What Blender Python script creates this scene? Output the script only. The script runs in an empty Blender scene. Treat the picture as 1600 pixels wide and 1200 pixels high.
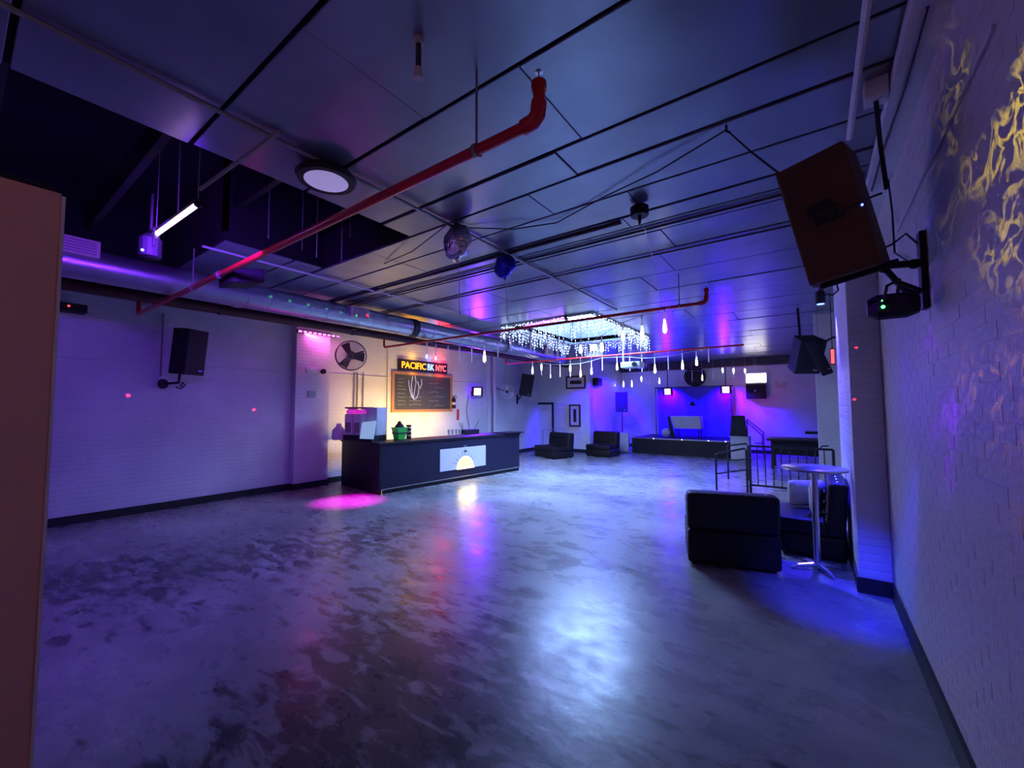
import bpy, bmesh, math, random
from mathutils import Vector, Matrix
random.seed(7)
PI = math.pi
sc = bpy.context.scene
C = sc.collection

# ------------------------------------------------------------------ camera
FPX, YAW, PITCH, ROLL, CH = 647.0, .6289, .0553, -.0036, 1.75
_f = Vector((-math.sin(YAW)*math.cos(PITCH), math.cos(YAW)*math.cos(PITCH), math.sin(PITCH)))
_r0 = Vector((math.cos(YAW), math.sin(YAW), 0)); _u0 = _r0.cross(_f)
_r = _r0*math.cos(ROLL) + _u0*math.sin(ROLL); _u = -_r0*math.sin(ROLL) + _u0*math.cos(ROLL)
cd = bpy.data.cameras.new('camera'); cam = bpy.data.objects.new('camera', cd); C.objects.link(cam)
cd.sensor_width = 36; cd.lens = FPX/1600*36; cd.clip_start = .05; cd.clip_end = 100
cam.matrix_world = Matrix(((_r.x, _u.x, -_f.x, 0), (_r.y, _u.y, -_f.y, 0), (_r.z, _u.z, -_f.z, CH), (0, 0, 0, 1)))
sc.camera = cam
CAM = Vector((0, 0, CH))
def ray(x, y): return _r*((x-800)/FPX) - _u*((y-600)/FPX) + _f
def on_z(x, y, z): d = ray(x, y); return CAM + d*((z-CH)/d.z)
def on_x(x, y, X): d = ray(x, y); return CAM + d*(X/d.x)
def on_y(x, y, Y): d = ray(x, y); return CAM + d*(Y/d.y)
def on_d(x, y, D): return CAM + ray(x, y)*D

# ------------------------------------------------------------------ world, exposure
w = bpy.data.worlds.new('night'); sc.world = w; w.use_nodes = True
w.node_tree.nodes['Background'].inputs[0].default_value = (.1, .1, .3, 1)
w.node_tree.nodes['Background'].inputs[1].default_value = .02
vs = sc.view_settings
vs.view_transform = 'Standard'; vs.look = 'None'; vs.gamma = 1; vs.use_curve_mapping = False; vs.exposure = 0.0
try:
    sc.cycles.use_denoising = True; sc.cycles.sample_clamp_indirect = 4; sc.cycles.max_bounces = 6
    sc.cycles.diffuse_bounces = 3; sc.cycles.glossy_bounces = 3
except Exception: pass

# ------------------------------------------------------------------ lamps
def lamp(name, kind, loc, energy, color, direction=None, parent=None, **kw):
    l = bpy.data.lights.new(name, kind); l.energy = energy; l.color = color
    for k, v in kw.items(): setattr(l, k, v)
    o = bpy.data.objects.new(name, l); C.objects.link(o)
    o.location = loc
    if direction is not None:
        o.rotation_euler = Vector(direction).to_track_quat('-Z', 'Y').to_euler()
    if parent is not None:
        o.parent = parent; o.matrix_parent_inverse = Matrix.LocRotScale(parent.location, parent.rotation_euler, None).inverted()
    return o
VIOLET = (.17, .02, 1.0); BLUE = (.04, .02, 1.0); LILAC = (.42, .30, 1.0); DAY = (.52, .72, 1.0)
HC = 3.55; XL = -9.16; XR = .53; YF = 17.8; YB = -2.6
# daylight comes from the glowing panes of the roof light (window_1)
# warm lamp of the entrance lobby behind the camera
lamp('entrance_lamp', 'POINT', (-.9, -1.5, 2.6), 8, (1, .40, .24), shadow_soft_size=.12)

# ------------------------------------------------------------------ materials
def nodes(m):
    m.use_nodes = True; return m.node_tree.nodes, m.node_tree.links, m.node_tree.nodes['Principled BSDF']
MATS = {}
def mat(name, col, rough=.6, metal=0, var=.12, scale=6, bump=0, bscale=40, emis=None, estr=0, alpha=None, spec=None, coat=0):
    if name in MATS: return MATS[name]
    m = bpy.data.materials.new(name); n, l, b = nodes(m)
    tc = n.new('ShaderNodeTexCoord'); nz = n.new('ShaderNodeTexNoise'); nz.inputs['Scale'].default_value = scale; nz.inputs['Detail'].default_value = 5
    l.new(tc.outputs['Object'], nz.inputs['Vector'])
    mx = n.new('ShaderNodeMix'); mx.data_type = 'RGBA'
    mx.inputs[6].default_value = tuple(c*(1-var) for c in col)+(1,); mx.inputs[7].default_value = tuple(min(1, c*(1+var)) for c in col)+(1,)
    l.new(nz.outputs['Fac'], mx.inputs[0]); l.new(mx.outputs[2], b.inputs['Base Color'])
    b.inputs['Roughness'].default_value = rough; b.inputs['Metallic'].default_value = metal
    if coat: b.inputs['Coat Weight'].default_value = coat; b.inputs['Coat Roughness'].default_value = .12
    if spec is not None: b.inputs['Specular IOR Level'].default_value = spec
    if bump:
        n2 = n.new('ShaderNodeTexNoise'); n2.inputs['Scale'].default_value = bscale; n2.inputs['Detail'].default_value = 4
        bp = n.new('ShaderNodeBump'); bp.inputs['Strength'].default_value = bump; bp.inputs['Distance'].default_value = .02
        l.new(tc.outputs['Object'], n2.inputs['Vector']); l.new(n2.outputs['Fac'], bp.inputs['Height']); l.new(bp.outputs[0], b.inputs['Normal'])
    if emis:
        b.inputs['Emission Color'].default_value = tuple(emis)+(1,); b.inputs['Emission Strength'].default_value = estr
        m.cycles.emission_sampling = 'NONE'
    if alpha is not None: b.inputs['Alpha'].default_value = alpha
    MATS[name] = m; return m

def floor_mat():
    m = bpy.data.materials.new('polished_concrete'); n, l, b = nodes(m)
    tc = n.new('ShaderNodeTexCoord')
    mp = n.new('ShaderNodeMapping'); mp.inputs['Rotation'].default_value = (0, 0, .5); mp.inputs['Scale'].default_value = (1.0, 1.55, 1)
    l.new(tc.outputs['Object'], mp.inputs[0])
    def noise(scale, det, rough, src, dist=0):
        x = n.new('ShaderNodeTexNoise'); x.inputs['Scale'].default_value = scale; x.inputs['Detail'].default_value = det
        x.inputs['Roughness'].default_value = rough; x.inputs['Distortion'].default_value = dist; l.new(src, x.inputs['Vector']); return x.outputs['Fac']
    def ramp(fac, a, ca, bb, cb):
        r = n.new('ShaderNodeValToRGB'); r.color_ramp.elements[0].position = a; r.color_ramp.elements[0].color = ca
        r.color_ramp.elements[1].position = bb; r.color_ramp.elements[1].color = cb; l.new(fac, r.inputs[0]); return r.outputs[0]
    def mul(a, c, fac=1.0):
        x = n.new('ShaderNodeMix'); x.data_type = 'RGBA'; x.blend_type = 'MULTIPLY'; x.inputs[0].default_value = fac
        l.new(a, x.inputs[6]); l.new(c, x.inputs[7]); return x.outputs[2]
    big = ramp(noise(.42, 4, .5, mp.outputs[0]), .3, (.14, .14, .15, 1), .7, (.40, .40, .41, 1))
    trow = ramp(noise(3.4, 8, .72, mp.outputs[0], .5), .34, (.70, .70, .71, 1), .58, (1, 1, 1, 1))
    # dark worn patches: broad zones where the trowelled topping has flaked
    zone = noise(.30, 2, .4, tc.outputs['Object'])
    mc = n.new('ShaderNodeMapping'); mc.inputs['Rotation'].default_value = (0, 0, -.25); mc.inputs['Scale'].default_value = (.8, 2.0, 1); l.new(tc.outputs['Object'], mc.inputs[0])
    chips = noise(4.4, 7, .62, mc.outputs[0], .5)
    # the floor is most worn by the entrance, around this spot
    gp = n.new('ShaderNodeNewGeometry'); ds = n.new('ShaderNodeVectorMath'); ds.operation = 'DISTANCE'; ds.inputs[1].default_value = (-3.1, 1.5, 0); l.new(gp.outputs['Position'], ds.inputs[0])
    wr_ = n.new('ShaderNodeMapRange'); wr_.inputs[1].default_value = .6; wr_.inputs[2].default_value = 4.6; wr_.inputs[3].default_value = -.05; wr_.inputs[4].default_value = .15; l.new(ds.outputs['Value'], wr_.inputs[0])
    add = n.new('ShaderNodeMath'); add.operation = 'ADD'; l.new(zone, add.inputs[0]); l.new(chips, add.inputs[1])
    add2 = n.new('ShaderNodeMath'); add2.operation = 'ADD'; l.new(add.outputs[0], add2.inputs[0]); l.new(wr_.outputs[0], add2.inputs[1])
    dark = ramp(add2.outputs[0], .86, (.16, .15, .18, 1), .96, (1, 1, 1, 1))
    c = mul(mul(big, trow, .8), dark, .9)
    l.new(c, b.inputs['Base Color'])
    rr = n.new('ShaderNodeMapRange'); l.new(noise(3, 6, .6, mp.outputs[0]), rr.inputs[0])
    rr.inputs[1].default_value = .3; rr.inputs[2].default_value = .7; rr.inputs[3].default_value = .20; rr.inputs[4].default_value = .40
    l.new(rr.outputs[0], b.inputs['Roughness'])
    bp = n.new('ShaderNodeBump'); bp.inputs['Strength'].default_value = .25; bp.inputs['Distance'].default_value = .01
    l.new(noise(5, 6, .6, mp.outputs[0]), bp.inputs['Height']); l.new(bp.outputs[0], b.inputs['Normal'])
    b.inputs['Specular IOR Level'].default_value = .6
    return m
def brick_paint(name, axis, pitch=.0725):
    """white paint over brick that is too far away to tell the bricks apart: coursing as relief only"""
    m = bpy.data.materials.new(name); n, l, b = nodes(m)
    tc = n.new('ShaderNodeTexCoord'); sp = n.new('ShaderNodeSeparateXYZ'); cb = n.new('ShaderNodeCombineXYZ')
    l.new(tc.outputs['Object'], sp.inputs[0]); l.new(sp.outputs[axis], cb.inputs[0]); l.new(sp.outputs[2], cb.inputs[1])
    bt = n.new('ShaderNodeTexBrick'); bt.inputs['Scale'].default_value = 1; bt.inputs['Brick Width'].default_value = .21; bt.inputs['Row Height'].default_value = pitch
    bt.inputs['Mortar Size'].default_value = .012; bt.inputs['Mortar Smooth'].default_value = .6; l.new(cb.outputs[0], bt.inputs['Vector'])
    nz = n.new('ShaderNodeTexNoise'); nz.inputs['Scale'].default_value = 1.1; nz.inputs['Detail'].default_value = 6; l.new(tc.outputs['Object'], nz.inputs['Vector'])
    r = n.new('ShaderNodeValToRGB'); r.color_ramp.elements[0].position = .3; r.color_ramp.elements[0].color = (.60, .60, .62, 1)
    r.color_ramp.elements[1].position = .7; r.color_ramp.elements[1].color = (.78, .78, .78, 1); l.new(nz.outputs['Fac'], r.inputs[0])
    l.new(r.outputs[0], b.inputs['Base Color']); b.inputs['Roughness'].default_value = .5
    inv = n.new('ShaderNodeMath'); inv.operation = 'SUBTRACT'; inv.inputs[0].default_value = 1; l.new(bt.outputs['Fac'], inv.inputs[1])
    n3 = n.new('ShaderNodeTexNoise'); n3.inputs['Scale'].default_value = 22; n3.inputs['Detail'].default_value = 4; l.new(tc.outputs['Object'], n3.inputs['Vector'])
    ad = n.new('ShaderNodeMath'); ad.operation = 'ADD'; l.new(inv.outputs[0], ad.inputs[0]); l.new(n3.outputs['Fac'], ad.inputs[1])
    bp = n.new('ShaderNodeBump'); bp.inputs['Strength'].default_value = .5; bp.inputs['Distance'].default_value = .006
    l.new(ad.outputs[0], bp.inputs['Height']); l.new(bp.outputs[0], b.inputs['Normal'])
    return m
def ceiling_mat():
    m = bpy.data.materials.new('ceiling_sheet_metal'); n, l, b = nodes(m)
    tc = n.new('ShaderNodeTexCoord'); nz = n.new('ShaderNodeTexNoise'); nz.inputs['Scale'].default_value = 1.6; nz.inputs['Detail'].default_value = 3
    l.new(tc.outputs['Object'], nz.inputs['Vector'])
    r = n.new('ShaderNodeValToRGB'); r.color_ramp.elements[0].position = .3; r.color_ramp.elements[0].color = (.20, .22, .28, 1)
    r.color_ramp.elements[1].position = .75; r.color_ramp.elements[1].color = (.29, .32, .40, 1); l.new(nz.outputs['Fac'], r.inputs[0])
    l.new(r.outputs[0], b.inputs['Base Color'])
    b.inputs['Metallic'].default_value = .55; b.inputs['Roughness'].default_value = .30
    n2 = n.new('ShaderNodeTexNoise'); n2.inputs['Scale'].default_value = 2.2; n2.inputs['Detail'].default_value = 2; l.new(tc.outputs['Object'], n2.inputs['Vector'])
    bp = n.new('ShaderNodeBump'); bp.inputs['Strength'].default_value = .12; bp.inputs['Distance'].default_value = .05
    l.new(n2.outputs['Fac'], bp.inputs['Height']); l.new(bp.outputs[0], b.inputs['Normal'])
    return m
M_FLOOR = floor_mat(); M_CEIL = ceiling_mat()
M_WALLY = brick_paint('painted_brick_side', 1); M_WALLX = brick_paint('painted_brick_end', 0)
M_PLASTER = mat('white_paint', (.70, .70, .70), .55, bump=.2)
M_BRICK = mat('brick_paint', (.52, .52, .53), .5, bump=.45, bscale=30)
M_MORTAR = mat('mortar_paint', (.60, .60, .61), .6, bump=.4)
M_BLACKT = mat('black_trim', (.012, .011, .014), .5)
M_BLACK = mat('black_plastic', (.011, .010, .014), .55, spec=.3, bump=.15, bscale=120)
M_GRILLE = mat('black_grille', (.012, .012, .014), .65, bump=.5, bscale=300)
M_VOID = mat('void_black', (.006, .006, .008), .9)
M_RED = mat('red_pipe_paint', (.55, .012, .014), .32)
M_BROWN = mat('brown_pipe_paint', (.09, .022, .02), .5)
M_STEEL = mat('galvanised_steel', (.46, .48, .52), .34, .85, bump=.15, bscale=14)
M_GREYC = mat('conduit_grey', (.30, .29, .27), .45, .5)
M_DARKC = mat('dark_conduit', (.06, .05, .055), .5, .3)
M_LEATHER = mat('black_leatherette', (.010, .008, .012), .48, spec=.3, bump=.25, bscale=90)
M_BARPAINT = mat('navy_bar_paint', (.013, .012, .032), .42, bump=.1, spec=.3)
M_BARSIDE = mat('black_bar_paint', (.008, .008, .013), .45, spec=.3)
M_CHROME = mat('brushed_metal', (.55, .55, .60), .28, .9)
M_RAIL = mat('black_rail', (.016, .014, .022), .4, .2)
M_WHITE = mat('white_plastic', (.75, .75, .75), .45)
M_CREAM = mat('cream_laminate', (.74, .44, .32), .5, var=.05)
M_WOOD = mat('varnished_wood', (.40, .20, .075), .45, bump=.2, scale=18)
M_CHALK = mat('chalkboard', (.045, .05, .048), .6, var=.35, scale=9)
M_STROKE = mat('chalk_stroke', (.42, .42, .42), .9)
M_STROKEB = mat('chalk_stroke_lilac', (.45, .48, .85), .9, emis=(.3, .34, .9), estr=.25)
M_GREEN = mat('green_plastic', (.05, .62, .07), .4)
M_CABLE = mat('cable_black', (.012, .012, .014), .5)
M_WIREW = mat('wire_white', (.55, .55, .60), .4)
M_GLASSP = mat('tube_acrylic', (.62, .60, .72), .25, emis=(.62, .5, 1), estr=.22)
M_DROP = mat('lit_drop', (.9, .9, .8), .3, emis=(1.0, .97, .74), estr=7)
M_DROPS = mat('lit_drop_small', (.9, .8, .9), .3, emis=(.95, .75, 1), estr=2.2)
M_LEDW = mat('icicle_led', (.9, .9, 1), .3, emis=(.62, .82, 1), estr=4.5)
M_UV = mat('uv_tube', (.8, .3, 1), .3, emis=(1.0, .55, 1.0), estr=9)
M_UVRIM = mat('uv_cover', (.3, .1, .8), .3, emis=(.55, .05, 1.0), estr=2.4)
M_FLOODP = mat('flood_lens', (1, .7, 1), .3, emis=(1, .70, .92), estr=1.2)
M_FLOODB = mat('flood_lens_blue', (.7, .8, 1), .3, emis=(.7, .85, 1.0), estr=1.3)
M_SKY = mat('roof_light_pane', (.9, .95, 1), .3, emis=(.30, .50, 1), estr=56); M_SKY.cycles.emission_sampling = 'FRONT_BACK'
M_WINPANE = mat('window_daylight', (1, 1, .95), .3, emis=(1, 1, .93), estr=4)
M_NEONY = mat('neon_yellow', (1, .6, .05), .4, emis=(1, .30, .0), estr=2.6)
M_NEONB = mat('neon_blue', (.3, .5, 1), .4, emis=(.22, .42, 1), estr=2.4)
M_NEONR = mat('neon_red', (1, .1, .1), .4, emis=(1, .07, .08), estr=4)
M_MAGL = mat('magenta_led', (1, .1, .6), .4, emis=(1, .10, .45), estr=7)
M_VIOL = mat('violet_led', (.5, .1, 1), .4, emis=(.45, .08, 1), estr=5)
M_BLUEL = mat('blue_led', (.1, .2, 1), .4, emis=(.10, .16, 1), estr=6)
M_REDL = mat('red_led', (1, .05, .05), .4, emis=(1, .04, .05), estr=5)
M_GREENL = mat('green_led', (.1, 1, .1), .4, emis=(.1, 1, .2), estr=5)
M_WARML = mat('warm_sign_glow', (1, .75, .2), .4, emis=(1, .66, .10), estr=2.6)
M_WARMW = mat('warm_sign_core', (1, .9, .6), .4, emis=(1, .86, .50), estr=4.5)
M_SIGNW = mat('sign_face_painted_light', (.42, .44, .62), .5, var=.03, emis=(.26, .32, 1.0), estr=.42)  # plain white board; the purple light falling on it is put in as weak emission
M_HIGHBAY = mat('high_bay_lens', (.85, .82, .9), .35, emis=(.50, .42, .85), estr=.42)
M_FOIL = mat('silver_foil', (.62, .60, .66), .16, .95, var=.4, scale=24, bump=.8, bscale=20)
M_FOILB = mat('blue_foil', (.03, .03, .55), .16, .8, var=.5, scale=24, bump=.8, bscale=24)
M_PRINT = mat('dark_print', (.03, .025, .03), .6, var=.6, scale=20)
M_PAPER = mat('picture_mount', (.62, .62, .62), .7)
M_CLOTH = mat('white_cloth', (.62, .62, .58), .8, var=.1, bump=.3)
M_CURTAIN = mat('blue_backdrop_cloth', (.07, .05, .5), .8, bump=.4, bscale=4)
M_MIRROR = mat('mirror_tiles', (.8, .8, .85), .08, 1)
M_PILLOW = mat('pillow_cloth', (.50, .48, .52), .75, bump=.4)
M_BOX = mat('white_box_paint', (.55, .55, .58), .6)
M_SMOKED = mat('smoked_hopper', (.25, .20, .26), .25, emis=None)
M_SLUSH = mat('slush_pink', (.75, .12, .55), .3, emis=(1, .05, .75), estr=.45)
M_BEIGE = mat('beige_plastic', (.62, .52, .42), .5)
M_PVC = mat('old_pvc', (.55, .48, .46), .5)

# ------------------------------------------------------------------ mesh helpers
class MB:
    def __init__(s): s.v = []; s.f = []
    def add(s, vs, fs):
        o = len(s.v); s.v += [Vector(v) for v in vs]; s.f += [tuple(i+o for i in f) for f in fs]; return s
    def box(s, a, b):
        x0, x1 = sorted((a[0], b[0])); y0, y1 = sorted((a[1], b[1])); z0, z1 = sorted((a[2], b[2]))
        return s.add([(x0, y0, z0), (x1, y0, z0), (x1, y1, z0), (x0, y1, z0), (x0, y0, z1), (x1, y0, z1), (x1, y1, z1), (x0, y1, z1)],
                     [(0, 3, 2, 1), (4, 5, 6, 7), (0, 1, 5, 4), (1, 2, 6, 5), (2, 3, 7, 6), (3, 0, 4, 7)])
    def hexa(s, bot, top):
        return s.add(list(bot)+list(top), [(0, 3, 2, 1), (4, 5, 6, 7), (0, 1, 5, 4), (1, 2, 6, 5), (2, 3, 7, 6), (3, 0, 4, 7)])
    def quad(s, a, b, c, d): return s.add([a, b, c, d], [(0, 1, 2, 3)])
    def tube(s, pts, r, n=8, cap=True):
        pts = [Vector(p) for p in pts]; rs = r if isinstance(r, (list, tuple)) else [r]*len(pts)
        rings = []; up = None
        for i, p in enumerate(pts):
            t = (pts[min(i+1, len(pts)-1)] - pts[max(i-1, 0)]).normalized()
            if up is None:
                up = Vector((0, 0, 1)) if abs(t.z) < .9 else Vector((1, 0, 0))
            a = t.cross(up).normalized(); bb = a.cross(t).normalized(); up = bb
            rings.append([p + (a*math.cos(2*PI*k/n) + bb*math.sin(2*PI*k/n))*rs[i] for k in range(n)])
        vs = [v for rg in rings for v in rg]; fs = []
        for i in range(len(pts)-1):
            for k in range(n):
                fs.append((i*n+k, i*n+(k+1) % n, (i+1)*n+(k+1) % n, (i+1)*n+k))
        if cap: fs += [tuple(range(n-1, -1, -1)), tuple((len(pts)-1)*n+k for k in range(n))]
        return s.add(vs, fs)
    def lathe(s, prof, c=(0, 0, 0), n=20, axis='z'):
        vs = []; fs = []
        for (r, h) in prof:
            for k in range(n):
                a = 2*PI*k/n; p = (r*math.cos(a), r*math.sin(a), h)
                if axis == 'x': p = (p[2], p[0], p[1])
                if axis == 'y': p = (p[1], p[2], p[0])
                vs.append(Vector(p)+Vector(c))
        for i in range(len(prof)-1):
            for k in range(n): fs.append((i*n+k, i*n+(k+1) % n, (i+1)*n+(k+1) % n, (i+1)*n+k))
        fs += [tuple(range(n-1, -1, -1)), tuple((len(prof)-1)*n+k for k in range(n))]
        return s.add(vs, fs)
    def ball(s, c, r, n=10, sq=(1, 1, 1)):
        prof = [(max(1e-4, math.sin(PI*i/n)), -math.cos(PI*i/n)) for i in range(n+1)]
        o = len(s.v); s.lathe(prof, (0, 0, 0), n*2)
        for i in range(o, len(s.v)):
            v = s.v[i]; s.v[i] = Vector((v.x*r*sq[0]+c[0], v.y*r*sq[1]+c[1], v.z*r*sq[2]+c[2]))
        return s
    def xf(s, M):
        s.v = [M @ v for v in s.v]; return s
    def build(s, name, m, parent=None, world=None, bevel=0, seg=2, smooth=False, flip=True):
        off = Vector(world.location) if world is not None else Vector((0, 0, 0))
        loc = Vector((0, 0, 0))
        if parent is None and s.v:
            xs = [v.x for v in s.v]; ys = [v.y for v in s.v]; zs = [v.z for v in s.v]
            loc = Vector(((min(xs)+max(xs))/2, (min(ys)+max(ys))/2, min(zs))); off = loc
        me = bpy.data.meshes.new(name); me.from_pydata([v-off for v in s.v], [], s.f)
        bm = bmesh.new(); bm.from_mesh(me)
        bmesh.ops.recalc_face_normals(bm, faces=bm.faces)
        if bevel: bmesh.ops.bevel(bm, geom=list(bm.edges), offset=bevel, segments=seg, profile=.6, affect='EDGES', clamp_overlap=True)
        if smooth:
            for f in bm.faces: f.smooth = True
        bm.to_mesh(me); bm.free(); me.update()
        if smooth:
            try: me.set_sharp_from_angle(angle=math.radians(50))
            except Exception: pass
        me.materials.append(m)
        o = bpy.data.objects.new(name, me); C.objects.link(o); o.location = loc
        if parent is not None: o.parent = parent
        return o
def tag(o, label=None, cat=None, group=None, kind=None):
    if label: o['label'] = label
    if cat: o['category'] = cat
    if group: o['group'] = group
    if kind: o['kind'] = kind
    return o
def thing(name, label, cat, loc=(0, 0, 0), rotz=0, group=None, rot=None):
    o = bpy.data.objects.new(name, None); C.objects.link(o); o.empty_display_size = .1
    o.location = loc; o.rotation_euler = rot if rot is not None else (0, 0, rotz)
    return tag(o, label, cat, group)
def struct(o, label=None): o['kind'] = 'structure'; return tag(o, label)
def box(name, a, b, m, parent=None, world=None, **k): return MB().box(a, b).build(name, m, parent, world, **k)
def text_mesh(name, body, size, m, parent, M, extrude=.008, bold=.0):
    cu = bpy.data.curves.new(name, 'FONT'); cu.body = body; cu.size = size; cu.extrude = extrude; cu.offset = bold; cu.resolution_u = 3
    cu.align_x = 'LEFT'
    tmp = bpy.data.objects.new(name+'_tmp', cu); C.objects.link(tmp)
    me = bpy.data.meshes.new_from_object(tmp.evaluated_get(bpy.context.evaluated_depsgraph_get()))
    bpy.data.objects.remove(tmp); bpy.data.curves.remove(cu)
    me.transform(M); me.materials.clear(); me.materials.append(m)
    o = bpy.data.objects.new(name, me); C.objects.link(o); o.parent = parent; return o

# ================================================================== THE SETTING
fl = struct(box('floor', (XL-.2, YB-.2, -.2), (XR+.2, YF+.2, 0), M_FLOOR), 'grey polished concrete floor with dark worn patches')
# ---- ceiling: dark deck with sheet-metal panels below it, an open black void and a roof light
VX0, VX1, VY1 = -5.10, -3.38, 2.84
SX0, SX1, SY0, SY1 = -5.5, -3.4, 7.25, 10.5
m = MB()
z0, z1 = HC+.022, HC+.12
VXB, VYB = -7.2, 1.71
m.box((XL-.2, YB-.2, z0), (VXB, VYB, z1)); m.box((XL-.2, VYB, z0), (VX0, VY1, z1)); m.box((VX1, YB-.2, z0), (XR+.2, VY1, z1)); m.box((XL-.2, VY1, z0), (XR+.2, SY0, z1))
m.box((XL-.2, SY0, z0), (SX0, SY1, z1)); m.box((SX1, SY0, z0), (XR+.2, SY1, z1)); m.box((XL-.2, SY1, z0), (XR+.2, YF+.2, z1))
ceil = struct(m.build('ceiling', M_VOID), 'grey sheet-metal ceiling with dark seams')
rows = [-2.6, -1.5, -.68, .12, .92, 1.71, 2.47, VY1, 3.30, 3.74, 4.0, 4.23, 4.80, 5.66, 6.48, SY0, 8.06, 8.88, 9.7, SY1, 11.3, 12.1, 12.9, 13.7, 14.5, 15.3, 16.1, 16.9, 17.8]
for i in range(len(rows)-1):
    a, b = rows[i]+.014, rows[i+1]-.014
    mid = (a+b)/2; st = (-1.42, -1.9, -1.2)[i % 3]
    if i == 6: a = rows[i]+.014
    if mid < VYB: spans = [(XL, VXB), (VX1, st), (st, XR-.08)]
    elif mid < VY1: spans = [(XL, -7.2), (-7.2, VX0), (VX1, st), (st, XR-.08)]
    elif SY0 < mid < SY1: spans = [(XL, -7.3), (-7.3, SX0), (SX1, st), (st, XR-.08)]
    else: spans = [(XL, -6.7+.3*(i % 2)), (-6.7+.3*(i % 2), -4.1), (-4.1, st), (st, XR-.08)]
    for (p, q) in spans:
        dz = random.uniform(-.004, .006)
        MB().box((p+.003, a, HC+dz), (q-.003, b, HC+.022)).build('ceiling_panel', M_CEIL, ceil, ceil, bevel=.004, seg=1)
# void above the missing panels
m = MB()
m.box((VXB-.05, YB-.2, HC+.12), (VXB, VYB+.05, 4.5)).box((VXB, VYB, HC+.12), (VX0, VYB+.05, 4.5)).box((VX0-.05, VYB, HC+.12), (VX0, VY1+.05, 4.5)).box((VX1, YB-.2, HC+.12), (VX1+.05, VY1+.05, 4.5)).box((VX0, VY1, HC+.12), (VX1, VY1+.05, 4.5))
m.box((VXB-.05, YB-.2, 4.5), (VX1+.05, VY1+.05, 4.55)).box((VXB-.05, YB-.25, HC), (VX1+.05, YB-.2, 4.55))
struct(m.build('ceiling_void', M_VOID), 'black open roof space above the missing ceiling panels')
jv = thing('roof_joists', 'dark roof joists inside the black ceiling opening', 'joists', (VX0, 0, 3.9))
for k in range(6):
    y = -1.6+k*.85; box('joist', (VXB if y < VYB-.1 else VX0, y, 3.95), (VX1, y+.06, 4.2), M_BLACKT, jv, jv)
for (x, y, L) in ((-4.5, 1.9, .5), (-4.1, 2.2, .7), (-4.8, 2.4, .4), (-3.9, 2.45, .45), (-4.3, 2.6, .6), (-4.7, 1.2, .5)):
    MB().tube([(x, y, 4.5), (x+.02, y, 4.1), (x, y+.01, 4.0-L)], .006, 5).build('loose_wire', M_GREYC, jv, jv)
# roof light: curb, glazing bars, panes
cb = MB()
for a, b in (((SX0-.06, SY0-.06), (SX0, SY1+.06)), ((SX1, SY0-.06), (SX1+.06, SY1+.06)), ((SX0, SY0-.06), (SX1, SY0)), ((SX0, SY1), (SX1, SY1+.06))):
    cb.box((a[0], a[1], HC-.03), (b[0], b[1], 4.22))
sky = struct(cb.build('window_1', mat('roof_curb', (.06, .065, .08), .7)), 'bright roof light with glazing bars hung with icicle lights')
for i in range(3):
    for j in range(4):
        x = SX0+(SX1-SX0)/3*i; y = SY0+(SY1-SY0)/4*j
        box('pane', (x+.025, y+.025, 4.17), (x+(SX1-SX0)/3-.025, y+(SY1-SY0)/4-.025, 4.185), M_SKY, sky, sky)
for i in (1, 2):
    x = SX0+(SX1-SX0)/3*i; box('glazing_bar', (x-.025, SY0, 4.13), (x+.025, SY1, 4.20), M_WHITE, sky, sky)
for j in (1, 2, 3):
    y = SY0+(SY1-SY0)/4*j; box('glazing_bar', (SX0, y-.025, 4.135), (SX1, y+.025, 4.20), M_WHITE, sky, sky)
# ---- left wall with pilaster
wl = struct(box('wall_left', (XL-.2, YB-.2, 0), (XL, 14.6, HC+.02), M_WALLY), 'white painted brick wall behind the bar')
box('pilaster', (XL, 4.45, 0), (XL+.17, 5.22, HC), M_WALLY, wl, wl, bevel=.006)
box('pilaster', (XL, 11.1, 0), (XL+.05, 11.25, HC), M_PLASTER, wl, wl)
bl = MB().box((XL, YB, 0), (XL+.02, 4.45, .13)).box((XL, 4.43, 0), (XL+.19, 5.24, .13)).box((XL, 5.24, 0), (XL+.02, 14.45, .13))
struct(bl.build('baseboard_left', M_BLACKT), 'black baseboard along the left wall')
struct(MB().tube([(XL+.012, YB, 2.52), (XL+.012, 4.44, 2.52)], .012, 6).tube([(XL+.012, 5.24, 2.55), (XL+.012, 11.1, 2.55)], .012, 6).build('trim_1', M_PLASTER), 'thin painted moulding line along the left wall')
# ---- far left partition with door, and its side return
YP = 14.45; XP = -6.88
struct(box('wall_partition', (XL-.2, YP, 0), (XP, YP+.15, HC+.02), M_PLASTER), 'white partition wall with a black-framed door')
struct(box('wall_partition_side', (XP-.15, YP+.15, 0), (XP, YF, HC+.02), M_PLASTER), 'partition side wall washed in violet light')
struct(MB().box((XL+.02, YP-.02, 0), (-9.02, YP, .13)).box((-8.22, YP-.02, 0), (XP+.02, YP, .13)).box((XP, YP-.02, 0), (XP+.02, YF, .13)).build('baseboard_partition', M_BLACKT), 'black baseboard along the partition')
d1 = thing('door_1', 'white door in a black frame beside the left sofa', 'door', (-8.62, YP, 0)); d1['kind'] = 'structure'
p0 = on_y(838, 640, YP-.03); p1 = on_y(863, 700, YP-.03); dt = on_y(850, 632, YP-.03).z
dx0, dx1 = p0.x, p1.x
fr = MB().box((dx0-.07, YP-.06, 0), (dx0, YP, dt)).box((dx1, YP-.06, 0), (dx1+.07, YP, dt)).box((dx0-.07, YP-.06, dt), (dx1+.07, YP, dt+.08))
fr.build('door_frame', M_BLACKT, d1, d1)
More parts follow.
